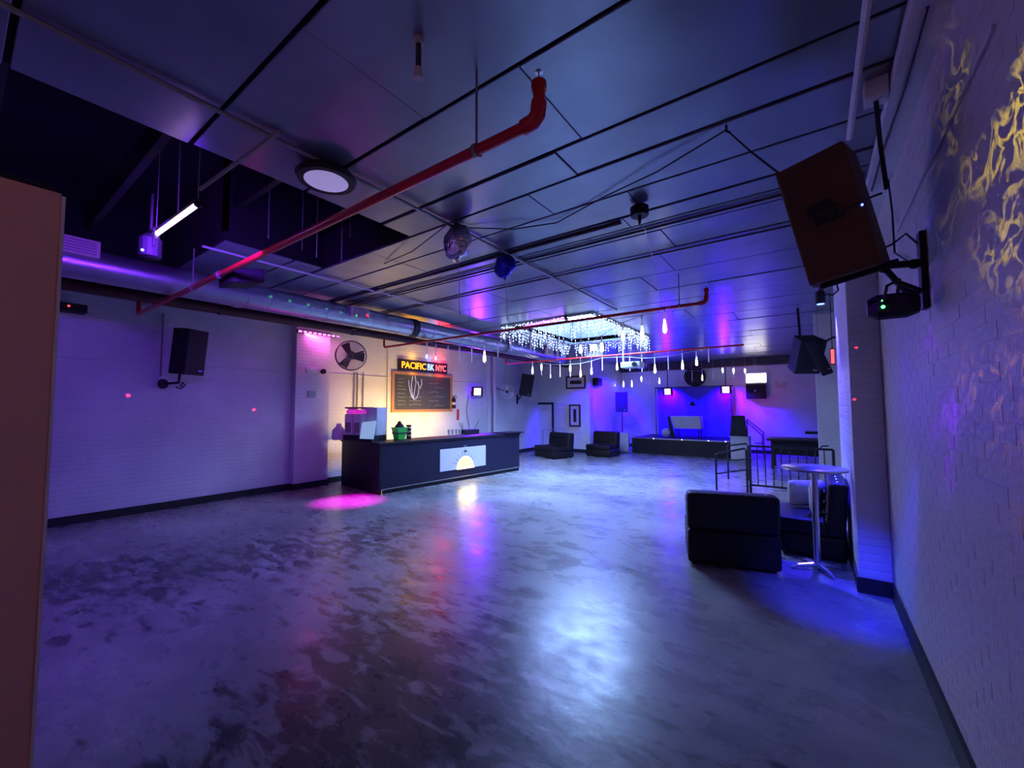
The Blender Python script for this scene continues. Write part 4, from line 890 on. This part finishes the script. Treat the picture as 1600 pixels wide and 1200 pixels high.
for k in range(3):
    a = 2*PI*k/3+.4; b = MB()
    b.hexa([(-.05, .04, -.012), (.05, .04, .012), (.05, .04, .018), (-.05, .04, -.006)], [(-.10, RF*.88, -.03), (.10, RF*.88, .03), (.10, RF*.88, .036), (-.10, RF*.88, -.024)]).xf(Matrix.Rotation(a, 4, 'Z')); fpart('blade', b, M_DARKC)
fpart('hub', MB().lathe([(.06, -.02), (.07, .02), (.05, .06)], (0, 0, 0), 14), M_GREYC); fpart('motor', MB().lathe([(.06, -.22), (.09, -.18), (.09, -.04), (.05, -.02)], (0, 0, 0), 14), M_DARKC)
back = fc - nrm*.2
MB().tube([back-wfan.location, Vector((XL+.45, fc.y+.55, 3.08))-wfan.location, Vector((XL+.01, fc.y+.75, 3.12))-wfan.location], .028, 8).build('arm', M_BLACK, wfan)
# emergency light, plates, conduits near the pilaster
q = on_x(493, 579, XL+.25)
t = thing('emergency_light', 'white emergency light with two lamp heads on the pilaster', 'emergency light', (XL+.17, q.y, q.z-.05))
box('case', (XL+.17, q.y-.13, q.z-.05), (XL+.24, q.y+.13, q.z+.05), M_WHITE, t, t, bevel=.01)
for s, m_ in ((-1, M_WHITE), (1, M_BLACK)): MB().lathe([(.05, 0), (.06, .05), (.055, .08)], (XL+.22, q.y+s*.17, q.z-.01), 14, 'x').build('lamp_head', m_, t, t)
q = on_x(487, 616, XL+.18)
tag(box('switch_plate', (XL+.171, q.y-.09, q.z-.07), (XL+.19, q.y+.09, q.z+.07), M_GREYC, bevel=.004), 'grey square cover plate on the pilaster below the emergency light', 'plate')
for i, px in enumerate((553, 558, 567)):
    q = on_x(px, 640, XL+.03); zt2 = on_x(px, 582, XL+.03).z
    tag(MB().tube([(XL+.03, q.y, q.z-.25), (XL+.03, q.y, zt2)], .016, 6).build('wall_conduit', M_GREYC), '%s vertical grey conduit on the wall below the big fan' % ('left', 'middle', 'right')[i], 'conduit')
q = on_x(606, 600, XL+.03); tag(MB().tube([(XL+.03, q.y, .9), (XL+.03, q.y, 3.3)], .018, 6).build('wall_conduit', M_WHITE), 'pale vertical conduit on the wall left of the chalkboard', 'conduit')
q = on_x(771, 620, XL+.08); tag(MB().tube([(XL+.13, q.y, .0), (XL+.13, q.y, 3.5)], .06, 12).build('riser_pipe', M_PLASTER, smooth=True), 'thick pale vertical riser pipe on the wall right of the bar', 'pipe')
q = on_x(709, 628, XL+.08)
t = thing('fire_extinguisher', 'small dark fire extinguisher hung right beside the chalkboard', 'fire extinguisher', (XL+.08, q.y, q.z-.2))
MB().lathe([(.06, 0), (.065, .02), (.065, .27), (.03, .33), (.022, .36)], (0, 0, 0), 14).build('cylinder', M_BLACK, t, smooth=True); MB().lathe([(.067, .11), (.067, .19)], (0, 0, 0), 14).build('label_band', M_PAPER, t, smooth=True); MB().tube([(0, 0, .36), (.04, .05, .40), (.06, .06, .3)], .010, 6).build('hose', M_BLACK, t)
q = on_x(716, 648, XL+.02); tag(box('safety_tag', (XL+.001, q.y-.05, q.z-.17), (XL+.012, q.y+.05, q.z+.17), mat('red_tag', (.5, .03, .04), .5)), 'narrow red notice on the wall under the fire extinguisher', 'notice')
q = on_x(664, 652, XL+.02); tag(box('wall_plate', (XL+.001, q.y-.16, q.z-.12), (XL+.012, q.y+.16, q.z+.12), M_PAPER, bevel=.003), 'pale cover plate on the wall below the chalkboard', 'plate')
# second wall fan (far) seen edge lit
fc = on_x(792, 612, -8.75)
t = thing('wall_fan', 'small caged wall fan right of the riser pipe', 'fan', (XL, fc.y, fc.z)); o_ = fc-t.location
Q2 = Vector((.75, -.6, -.1)).normalized().to_track_quat('Z', 'Y').to_matrix().to_4x4(); MF = Matrix.Translation(o_) @ Q2
for r, z in ((.27, 0), (.2, .05), (.1, .07)): MB().tube([(r*math.cos(2*PI*k/22), r*math.sin(2*PI*k/22), z) for k in range(23)], .012, 5, False).xf(MF).build('cage_ring', M_WIREW, t)
for k in range(3): MB().hexa([(-.03, .03, 0), (.03, .03, .01), (.03, .03, .014), (-.03, .03, .004)], [(-.08, .24, -.02), (.08, .24, .02), (.08, .24, .026), (-.08, .24, -.014)]).xf(MF @ Matrix.Rotation(2.1*k, 4, 'Z')).build('blade', M_WIREW, t)
MB().lathe([(.05, -.12), (.06, .02)], (0, 0, 0), 12).xf(MF).build('motor', M_DARKC, t); MB().tube([o_, Vector((.0, o_.y-.1, .14))], .02, 6).build('arm', M_DARKC, t)
# dark screen case high on the left wall
q0 = on_x(74, 478, XL+.25); q1 = on_x(137, 484, XL+.25)
t = thing('screen_case', 'long black projector screen case with a red light high on the left wall', 'screen case', (XL, (q0.y+q1.y)/2, q1.z-.06))
box('case', (XL+.002, q0.y-.6, q1.z-.05), (XL+.25, q1.y, q1.z+.07), M_BLACK, t, t, bevel=.01); MB().ball((XL+.26, q1.y-.2, q1.z+.02), .014, 5).build('red_light', M_REDL, t, t)
q = on_x(256, 480, XL+.04); tag(MB().tube([(XL+.03, q.y, 2.3), (XL+.03, q.y, 3.4)], .014, 6).build('wall_conduit', M_GREYC), 'thin vertical conduit on the left wall behind the loudspeaker', 'conduit')

# flood lights
def flood(name, label, c, face, w, m, energy, col, size=.3, yoke=True, spread=2.6):
    t = thing(name, label, 'flood light', c)
    Qf = Vector(face).normalized().to_track_quat('Z', 'Y').to_matrix().to_4x4()
    MB().box((-w*.75, -w*.65, -.09), (w*.75, w*.65, -.004)).xf(Qf).build('housing', M_BLACK, t, bevel=.01)
    MB().box((-w/2, -w/2, -.006), (w/2, w/2, .012)).xf(Qf).build('lens', m, t, bevel=.02)
    MB().tube([(-w*.8, 0, -.05), (-w*.8, -w*.85, -.05), (w*.8, -w*.85, -.05), (w*.8, 0, -.05)], .012, 6).xf(Qf).build('yoke', M_BLACK, t)
    if energy: lamp(name+'_lamp', 'SPOT', Vector(c)+Vector(face).normalized()*.04, energy*4, col, face, parent=t, spot_size=spread, spot_blend=.6, shadow_soft_size=.08)
    return t
q = on_x(746, 612, XL+.28)
flood('flood_light', 'square pinkish flood light glowing on the wall right of the chalkboard', q, (.8, -.5, -.12), .24, M_FLOODP, 75, (.14, .01, 1))
lamp('flood_back_spill', 'POINT', (XL+.12, q.y+.02, q.z), 9, (.07, .0, 1), shadow_soft_size=.05)
tag(MB().tube([(XL+.02, q.y-.15, q.z-.1), (XL+.02, q.y-.25, q.z-.6), (XL+.03, q.y-.1, 1.0)], .008, 5).build('lamp_cable', M_CABLE), 'thin cable hanging from the wall flood light to the bar', 'cable')
MB().tube([q-(Vector(q))+Vector((-.03, 0, 0)), Vector((XL-q.x+.001, 0, 0))], .02, 6).build('wall_arm', M_BLACK, bpy.data.objects['flood_light'])
for i, (px, py) in enumerate(((1043, 612), (1134, 609))):
    q = on_y(px, py, 17.0)
    t = flood('stage_flood', '%s square pinkish flood light above the stage' % ('left', 'right')[i], q, (0, -1, -.12), .24, M_FLOODP, 40, (.09, .0, 1))
    MB().tube([(0, .05, .14), (0, .05, 3.24-q.z), (0, .2, 3.24-q.z)], .016, 6).build('hanger', M_BLACK, t)
    lamp('stage_flood_wash', 'SPOT', q+Vector((0, .12, .1)), 2600, (.03, .0, 1), (0, .55, -1), parent=t, spot_size=2.4, spot_blend=.9, shadow_soft_size=.06)
    lamp('stage_flood_halo', 'POINT', q+Vector((0, .16, .05)), 1.5, (.01, .0, 1), parent=t, shadow_soft_size=.05)
# moving head with the cold white lens by the roof light
q = on_y(928, 543, 10.9)
t = flood('spot_lamp', 'blue-lit spot lamp with a round white lens beyond the roof light', q, (.3, -1, -.35), .2, M_FLOODB, 22, (.08, .08, 1), spread=2.9)
MB().tube([(0, .05, .1), (0, .05, HC-q.z)], .02, 8).build('hanger', M_BLACK, t)
box('ballast_box', (-.28, .06, -.26), (.24, .3, .26), mat('blue_case', (.35, .35, .5), .5), t)
lamp('moving_head_back', 'POINT', q+Vector((-.1, -.16, .12)), 9, (.03, .01, 1), parent=t, shadow_soft_size=.05)
# violet wash on the partition side wall and par uplights
pv = on_z(945, 600, 3.2)
t = thing('par_can', 'violet par can hanging in front of the partition corner', 'par can', (-5.6, 14.2, 3.2))
MB().lathe([(.07, -.10), (.07, .08), (.03, .12)], (0, 0, 0), 14).build('can', M_BLACK, t); MB().tube([(0, 0, .1), (0, 0, HC-3.2)], .012, 6).build('hanger', M_DARKC, t)
lamp('violet_par', 'SPOT', (-5.6, 14.2, 3.05), 3800, (.018, .0, 1), (-1.15, 1.7, -1.3), parent=t, spot_size=math.radians(62), spot_blend=.6, shadow_soft_size=.05)
lamp('violet_par', 'SPOT', (-5.7, 14.1, 3.05), 1200, (.03, .0, 1), (-1.35, .35, -1.2), parent=t, spot_size=math.radians(50), spot_blend=.8, shadow_soft_size=.05)
# magenta uplight behind the right stage speaker
q = on_y(1155, 652, 16.3)
t = thing('uplight', 'small magenta uplight behind the tall floor loudspeaker', 'uplight', (q.x, 16.3, .0))
MB().tube([(0, 0, 0), (0, 0, 1.2)], .016, 6).build('stand', M_BLACK, t); MB().lathe([(.04, 1.2), (.09, 1.25), (.09, 1.34)], (0, 0, 0), 14).build('can', M_BLACK, t); MB().lathe([(.08, 1.34), (.08, 1.36)], (0, 0, 0), 14).build('lens', M_MAGL, t)
lamp('uplight_beam', 'SPOT', (q.x, 16.3, 1.40), 14, (1, .0, .85), (.05, .85, .45), parent=t, spot_size=math.radians(120), spot_blend=.8, shadow_soft_size=.05)
# blue par lighting the side of the right chase
t = thing('blue_par', 'small blue par can under the ceiling behind the big loudspeaker', 'par can', (XC-.16, 7.3, 3.30))
MB().lathe([(.05, -.10), (.06, -.08), (.06, .06), (.03, .09)], (0, 0, 0), 14).build('can', M_BLACK, t); MB().tube([(0, 0, .08), (0, 0, HC-3.30)], .012, 6).build('hanger', M_BLACK, t)
MB().lathe([(.045, -.108), (.045, -.10)], (0, 0, 0), 14).build('lens', M_BLUEL, t)
lamp('blue_par_lamp', 'SPOT', (XC-.16, 7.3, 3.17), 1500, (.03, .02, 1), (.13, -.35, -1.1), parent=t, spot_size=math.radians(60), spot_blend=.9, shadow_soft_size=.03)
# far right hung speakers and red sign
q = on_y(1252, 562, 9.2)
t = thing('hung_speaker', 'dark loudspeaker tilted down from the ceiling beside the far right pilaster', 'speaker', (q.x, 9.2, q.z-.2), .5)
cabinet(t, .42, .36, .62, Matrix.Rotation(.45, 4, 'X')); MB().tube([(0, 0, .5), (0, .05, HC-q.z+.2)], .02, 6).build('hanger', M_BLACK, t)
q = on_y(1292, 562, 8.6)
t = thing('hung_speaker', 'narrow dark column loudspeaker leaning out beside the far right wall chase', 'speaker', (q.x, 8.6, q.z-.25), .1)
cabinet(t, .16, .16, .62, Matrix.Rotation(-.35, 4, 'Y')); MB().tube([(-.1, .05, .5), (.1, .05, .62), (XR-q.x-.01, .05, .62)], .018, 6).build('wall_arm', M_BLACK, t)
a = on_y(1254, 540, 9.0); b = on_y(1278, 533, 9.0)
led_bar('blue_led_bar', 'short blue led bar above the tilted ceiling loudspeaker', a, b, .012, M_BLUEL, M_BLACK, HC)
q = on_y(1301, 558, 8.2)
t = thing('red_sign', 'small red lit strip beside the far right chase', 'sign', (q.x, 8.2, q.z-.1)); box('lit_face', (-.02, -.012, 0), (.02, .0, .22), M_REDL, t); box('case', (-.03, 0, -.02), (.03, .03, .24), M_BLACK, t); MB().tube([(0, .02, .24), (0, .02, HC-q.z+.1)], .006, 5).build('hanger', M_BLACK, t)
# projector and mirror ball
pq = on_y(988, 570, 9.0)
t = thing('projector', 'white ceiling projector on a thin white pole beyond the roof light', 'projector', (pq.x, 9.0, pq.z-.07))
box('case', (-.22, -.15, 0), (.22, .15, .13), M_WHITE, t, bevel=.02, smooth=True); MB().lathe([(.05, -.18), (.05, -.14)], (.1, 0, .065), 14, 'y').build('lens', M_BLACK, t)
xpo = on_y(974, 555, 9.0).x-pq.x; MB().tube([(xpo, 0, .12), (xpo, 0, HC+.35-pq.z)], .02, 8).build('pole', M_WHITE, t)
mq = on_y(1003, 569, 12.6)
t = thing('mirror_ball', 'small mirror ball hanging behind the white projector', 'mirror ball', mq)
MB().ball((0, 0, 0), .17, 10).build('ball', M_MIRROR, t); MB().tube([(0, 0, .16), (0, 0, HC-mq.z)], .006, 5).build('hanger', M_GREYC, t)
# pictures on the partition
def picture(label, x0, y0_, x1, y1_):
    a = on_y(x0, y0_, YP-.03); b = on_y(x1, y1_, YP-.03); fw = .06
    t = thing('framed_picture', label, 'picture', ((a.x+b.x)/2, YP, b.z))
    for p_, q_ in (((a.x, b.z), (a.x+fw, a.z)), ((b.x-fw, b.z), (b.x, a.z)), ((a.x+fw, b.z), (b.x-fw, b.z+fw)), ((a.x+fw, a.z-fw), (b.x-fw, a.z))): box('frame_rail', (p_[0], YP-.035, p_[1]), (q_[0], YP-.001, q_[1]), M_BLACKT, t, t)
    box('mount', (a.x+fw, YP-.02, b.z+fw), (b.x-fw, YP-.002, a.z-fw), M_PAPER, t, t); mw = .12
    box('print', (a.x+fw+mw, YP-.024, b.z+fw+mw), (b.x-fw-mw, YP-.019, a.z-fw-mw), M_PRINT, t, t)
picture('wide dark framed picture high on the partition wall', 884, 588, 915, 607); picture('tall dark framed picture right of the white door', 889, 632, 907, 667)
q = on_y(832, 610, YP-.1)
tag(MB().lathe([(.05, 0), (.06, .03), (.05, .09), (.02, .11)], (q.x, YP-.115, q.z), 12, 'y').build('wall_camera', M_BLACK), 'small black camera on the partition above the door', 'camera')
q = on_x(934, 597, XP+.12)
t = thing('small_monitor', 'small dark box speaker high on the violet side wall', 'speaker', (XP, q.y, q.z-.15)); box('case', (.002, -.2, 0), (.22, .2, .3), M_BLACK, t, bevel=.01); box('grille', (.22, -.17, .03), (.232, .17, .27), M_GRILLE, t)
# rail by the door
r0 = on_y(845, 672, 13.9); r1 = on_y(881, 670, 13.9); 
tag(MB().tube([(r0.x, 14.05, 0), (r0.x, 14.05, r0.z), (r1.x-.06, 14.05, r1.z), (r1.x, 14.05, r1.z-.08), (r1.x+.02, 14.05, 0)], .016, 6).build('door_rail', M_CHROME), 'thin pale metal rail behind the channel-backed sofa', 'rail')
q0 = on_z(840, 704, 0); tag(MB().tube([(q0.x+.9, q0.y-1.2, .012), (q0.x+.75, q0.y-1.75, .012)], .012, 6).build('floor_pole', M_CHROME), 'thin pale pole lying on the floor left of the channel-backed sofa', 'pole')
# round fan and pendant over the stage, wall box
q = on_y(1085, 588, YF-.3)
t = thing('round_fan', 'large dark round fan high on the far wall between the flood lights', 'fan', (q.x, YF-.3, q.z))
MB().lathe([(.36, 0), (.40, .03), (.40, .12), (.2, .2), (.15, .295)], (0, 0, 0), 28, 'y').build('drum', M_BLACK, t, smooth=True)
for r in (.12, .22, .32): MB().tube([(r*math.cos(2*PI*k/20), -.01, r*math.sin(2*PI*k/20)) for k in range(21)], .008, 5, False).build('cage_ring', M_DARKC, t)
q = on_y(1082, 634, 16.6)
t = thing('pendant_lamp', 'small dark conical pendant hanging before the blue backdrop', 'lamp', (q.x, 16.6, q.z)); MB().lathe([(.14, 0), (.05, .13), (.02, .16)], (0, 0, 0), 16).build('shade', M_BLACK, t); MB().tube([(0, 0, .15), (0, 0, HC-q.z-.02)], .006, 5).build('cord', M_CABLE, t)
q = on_y(1220, 603, YF-.1)
t = thing('exit_light', 'pale twin-headed light fitting on the far wall right of the window', 'light fitting', (q.x, YF, q.z)); box('case', (-.14, -.07, -.06), (.14, -.001, .06), M_BEIGE, t, bevel=.01)
for s in (-1, 1): MB().lathe([(.05, -.12), (.045, -.06)], (s*.12, 0, .09), 12, 'y').build('lamp_head', M_BEIGE, t)

# ================================================================== ON THE BAR
def bw(x, y, z=BHt): return Matrix.Rotation(bang, 3, 'Z') @ Vector((x, y, z)) + bn
c = on_z(566, 689, BHt)
dm = thing('slush_machine', 'white twin-tank drink machine glowing pink on the near end of the bar', 'drink machine', (c.x-.14, c.y+.18, BHt), bang+.25); dm.scale = (1.12, 1.05, 1.15)
box('base', (-.42, -.2, 0), (.34, .22, .10), M_BLACK, dm, bevel=.01)
for i, x in enumerate((-.30, -.06)):
    k = box('tank', (x-.11, -.18, .10), (x+.11, .18, .50), M_WHITE, dm, bevel=.02, smooth=True)
    box('front_window', (x-.075, -.187, .14), (x+.075, -.178, .34), M_SMOKED, k, bevel=.004); MB().tube([(x, -.2, .10), (x, -.22, .06)], .012, 6).build('tap', M_BLACK, k)
    box('slush', (x-.10, -.15, .50), (x+.10, .15, .58), M_SLUSH, k, bevel=.02)
box('back_unit', (.04, -.05, .10), (.34, .22, .62), M_WHITE, dm, bevel=.015, smooth=True)
box('tank_lid', (-.42, -.17, .60), (.05, .17, .63), mat('maroon_lid', (.12, .02, .10), .4), dm, bevel=.006); MB().box((-.38, -.12, .5), (-.35, .12, .6)).box((.0, -.12, .5), (.03, .12, .6)).build('lid_posts', M_WHITE, dm)
ms = thing('menu_display', 'pale blue lit menu display standing before the slush machine', 'display', Vector((c.x+.27, c.y-.07, BHt)), bang+.3)
M_SHEET = mat('menu_display', (.5, .72, .80), .4, var=.2, scale=30, emis=(.36, .62, .85), estr=.55)
MB().hexa([(-.19, -.02, .06), (.19, -.02, .06), (.19, -.012, .06), (-.19, -.012, .06)], [(-.19, .05, .40), (.19, .05, .44), (.19, .058, .44), (-.19, .058, .40)]).build('sheet', M_SHEET, ms)
box('stand', (-.15, -.03, 0), (.15, .05, .06), M_BLACK, ms, bevel=.004)
c = on_z(622, 687, BHt)
t = thing('green_bucket', 'bright green square bucket with a dark liner on the bar', 'bucket', (c.x-.03, c.y+.06, BHt), bang)
MB().hexa([(-.09, -.09, 0), (.09, -.09, 0), (.09, .09, 0), (-.09, .09, 0)], [(-.13, -.13, .26), (.13, -.13, .26), (.13, .13, .26), (-.13, .13, .26)]).build('bucket_body', M_GREEN, t, bevel=.012)
box('rim', (-.14, -.14, .25), (.14, .14, .27), M_GREEN, t, bevel=.006); MB().lathe([(.11, .26), (.10, .30), (.05, .36), (.03, .40), (.01, .41)], (0, 0, 0), 10).build('liner', M_BLACK, t); box('dark_band', (-.118, -.118, .13), (.118, .118, .155), M_BLACK, t)
c = on_z(636, 685, BHt)
t = thing('cup_stack', 'stack of pale ribbed cups right of the green bucket', 'cups', (c.x, c.y+.05, BHt))
for k in range(7): MB().lathe([(.05, .045*k), (.065, .045*k+.04)], (0, 0, 0), 14).build('cup', M_BEIGE if k % 2 else M_BLACK, t)
c = on_z(524, 688, BHt)
t = thing('purple_jug', 'rounded pale jug behind the slush machine at the wall end of the bar', 'jug', (c.x-.1, c.y+.14, BHt)); MB().lathe([(.12, 0), (.15, .06), (.14, .22), (.06, .30), (.05, .36)], (0, 0, 0), 16).build('jug_body', M_WHITE, t, smooth=True); MB().tube([(.13, 0, .1), (.2, 0, .14), (.19, 0, .22), (.12, 0, .24)], .014, 6).build('handle', M_WHITE, t)
for i, px in enumerate((706, 712, 718, 723, 727)):
    c = on_z(px, 679.5-(px-706)*.05, BHt); t = thing('glass_tumbler', '%s glass tumbler in the row on the bar' % ORD[i], 'glass', (c.x-.1, c.y, BHt), group='tumblers on the bar')
    MB().lathe([(.03, 0), (.04, .13), (.037, .13), (.028, .01), (.001, .01)], (0, 0, 0), 12).build('tumbler', mat('tumbler_glass', (.6, .55, .5), .1), t, smooth=True)
c = on_z(740, 678, BHt)
t = thing('bar_caddy', 'black bar caddy with straws on the bar above the emblem panel', 'caddy', (c.x-.16, c.y, BHt), bang); MB().box((-.12, -.26, 0), (.12, .26, .12)).build('tray', M_BLACK, t, bevel=.01)
for k in range(4): MB().tube([(-.05, -.22+k*.02, .1), (-.06-.01*k, -.30+k*.05, .30)], .005, 5).build('straw', M_BLACK, t)
MB().tube([(.0, .2, .1), (.02, .26, .24), (0, .36, .34)], .006, 5).build('straw', M_BLACK, t)
for i, x in enumerate((-8.72, -8.5)):
    pass

# ================================================================== LASER AND RIPPLE EFFECTS (patterned beams of the effect lights)
def beam_nodes(o):
    l = o.data; l.use_nodes = True; nt = l.node_tree; em = [n for n in nt.nodes if n.type == 'EMISSION'][0]
    tc = nt.nodes.new('ShaderNodeTexCoord'); return nt, em, tc.outputs['Normal']
def laser(name, loc, energy, col, targets, rad):
    o = lamp(name, 'POINT', loc, energy, col, shadow_soft_size=0.0)
    nt, em, nrm = beam_nodes(o); acc = None
    for t in targets:
        d = (Vector(t)-Vector(loc)); dist = d.length; d.normalize()
        dp = nt.nodes.new('ShaderNodeVectorMath'); dp.operation = 'DOT_PRODUCT'; dp.inputs[1].default_value = d; nt.links.new(nrm, dp.inputs[0])
        gt = nt.nodes.new('ShaderNodeMath'); gt.operation = 'GREATER_THAN'; gt.inputs[1].default_value = math.cos(rad/dist); nt.links.new(dp.outputs['Value'], gt.inputs[0])
        sc_ = nt.nodes.new('ShaderNodeMath'); sc_.operation = 'MULTIPLY'; sc_.inputs[1].default_value = dist*dist*.05; nt.links.new(gt.outputs[0], sc_.inputs[0])
        if acc is None: acc = sc_.outputs[0]
        else:
            ad = nt.nodes.new('ShaderNodeMath'); ad.operation = 'ADD'; nt.links.new(acc, ad.inputs[0]); nt.links.new(sc_.outputs[0], ad.inputs[1]); acc = ad.outputs[0]
    nt.links.new(acc, em.inputs['Strength']); return o
LZ = lc+Vector((-.14, 0, .0))
laser('laser_red', LZ, 2500, (1, .02, .06), [on_x(200, 618, XL), on_x(397, 640, XL), on_x(802, 644, XL), on_x(573, 493, dx+dr), on_x(955, 671, XP)], .03)
laser('laser_red', LZ, 2500, (1, .02, .06), [on_y(1338, 543, YC0), on_y(1335, 624, YC0)], .012)
laser('laser_green', LZ, 1500, (.05, 1, .2), [on_x(x, 463+(x-423)*.225, dx+dr) for x in (423, 453, 482, 510, 533, 556, 577)], .022)

def ripple(name, loc, energy, col, target, cone, scale, width, seed):
    """water-ripple effect light: bright wavering lines inside a soft cone"""
    o = lamp(name, 'POINT', loc, energy, col, shadow_soft_size=0.0)
    nt, em, nrm = beam_nodes(o); N = nt.nodes; L = nt.links
    d = (Vector(target)-Vector(loc)).normalized()
    dp = N.new('ShaderNodeVectorMath'); dp.operation = 'DOT_PRODUCT'; dp.inputs[1].default_value = d; L.new(nrm, dp.inputs[0])
    mk = N.new('ShaderNodeMapRange'); mk.inputs[1].default_value = math.cos(cone); mk.inputs[2].default_value = math.cos(cone*.45); L.new(dp.outputs['Value'], mk.inputs[0])
    ad = N.new('ShaderNodeVectorMath'); ad.operation = 'ADD'; ad.inputs[1].default_value = (seed, seed*.7, seed*.3); L.new(nrm, ad.inputs[0])
    big = N.new('ShaderNodeTexNoise'); big.inputs['Scale'].default_value = scale*.32; big.inputs['Detail'].default_value = 1; L.new(ad.outputs[0], big.inputs['Vector'])
    zone = N.new('ShaderNodeMapRange'); zone.inputs[1].default_value = .46; zone.inputs[2].default_value = .62; L.new(big.outputs['Fac'], zone.inputs[0])
    nz = N.new('ShaderNodeTexNoise'); nz.inputs['Scale'].default_value = scale; nz.inputs['Detail'].default_value = 3; nz.inputs['Distortion'].default_value = 1.2; L.new(ad.outputs[0], nz.inputs['Vector'])
    s1 = N.new('ShaderNodeMath'); s1.operation = 'SUBTRACT'; s1.inputs[1].default_value = .5; L.new(nz.outputs['Fac'], s1.inputs[0])
    s2 = N.new('ShaderNodeMath'); s2.operation = 'ABSOLUTE'; L.new(s1.outputs[0], s2.inputs[0])
    ln = N.new('ShaderNodeMapRange'); ln.inputs[1].default_value = width; ln.inputs[2].default_value = 0; L.new(s2.outputs[0], ln.inputs[0])
    m1 = N.new('ShaderNodeMath'); m1.operation = 'MULTIPLY'; L.new(mk.outputs[0], m1.inputs[0]); L.new(ln.outputs[0], m1.inputs[1])
    m2 = N.new('ShaderNodeMath'); m2.operation = 'MULTIPLY'; L.new(m1.outputs[0], m2.inputs[0]); L.new(zone.outputs[0], m2.inputs[1])
    L.new(m2.outputs[0], em.inputs['Strength']); return o
ripple('ripple_violet', (-2.0, 2.2, 2.7), 420, (.22, .0, 1), on_x(1470, 600, XR), .20, 22, .10, 4.4)
ripple('ripple_gold', (-.9, .5, 2.2), 360, (1, .70, .03), on_x(1606, 120, XR), .32, 17, .06, 8.3)
ripple('ripple_amber', (-.9, .5, 2.2), 130, (1, .35, .08), on_x(1600, 560, XR), .30, 16, .04, 5.7)
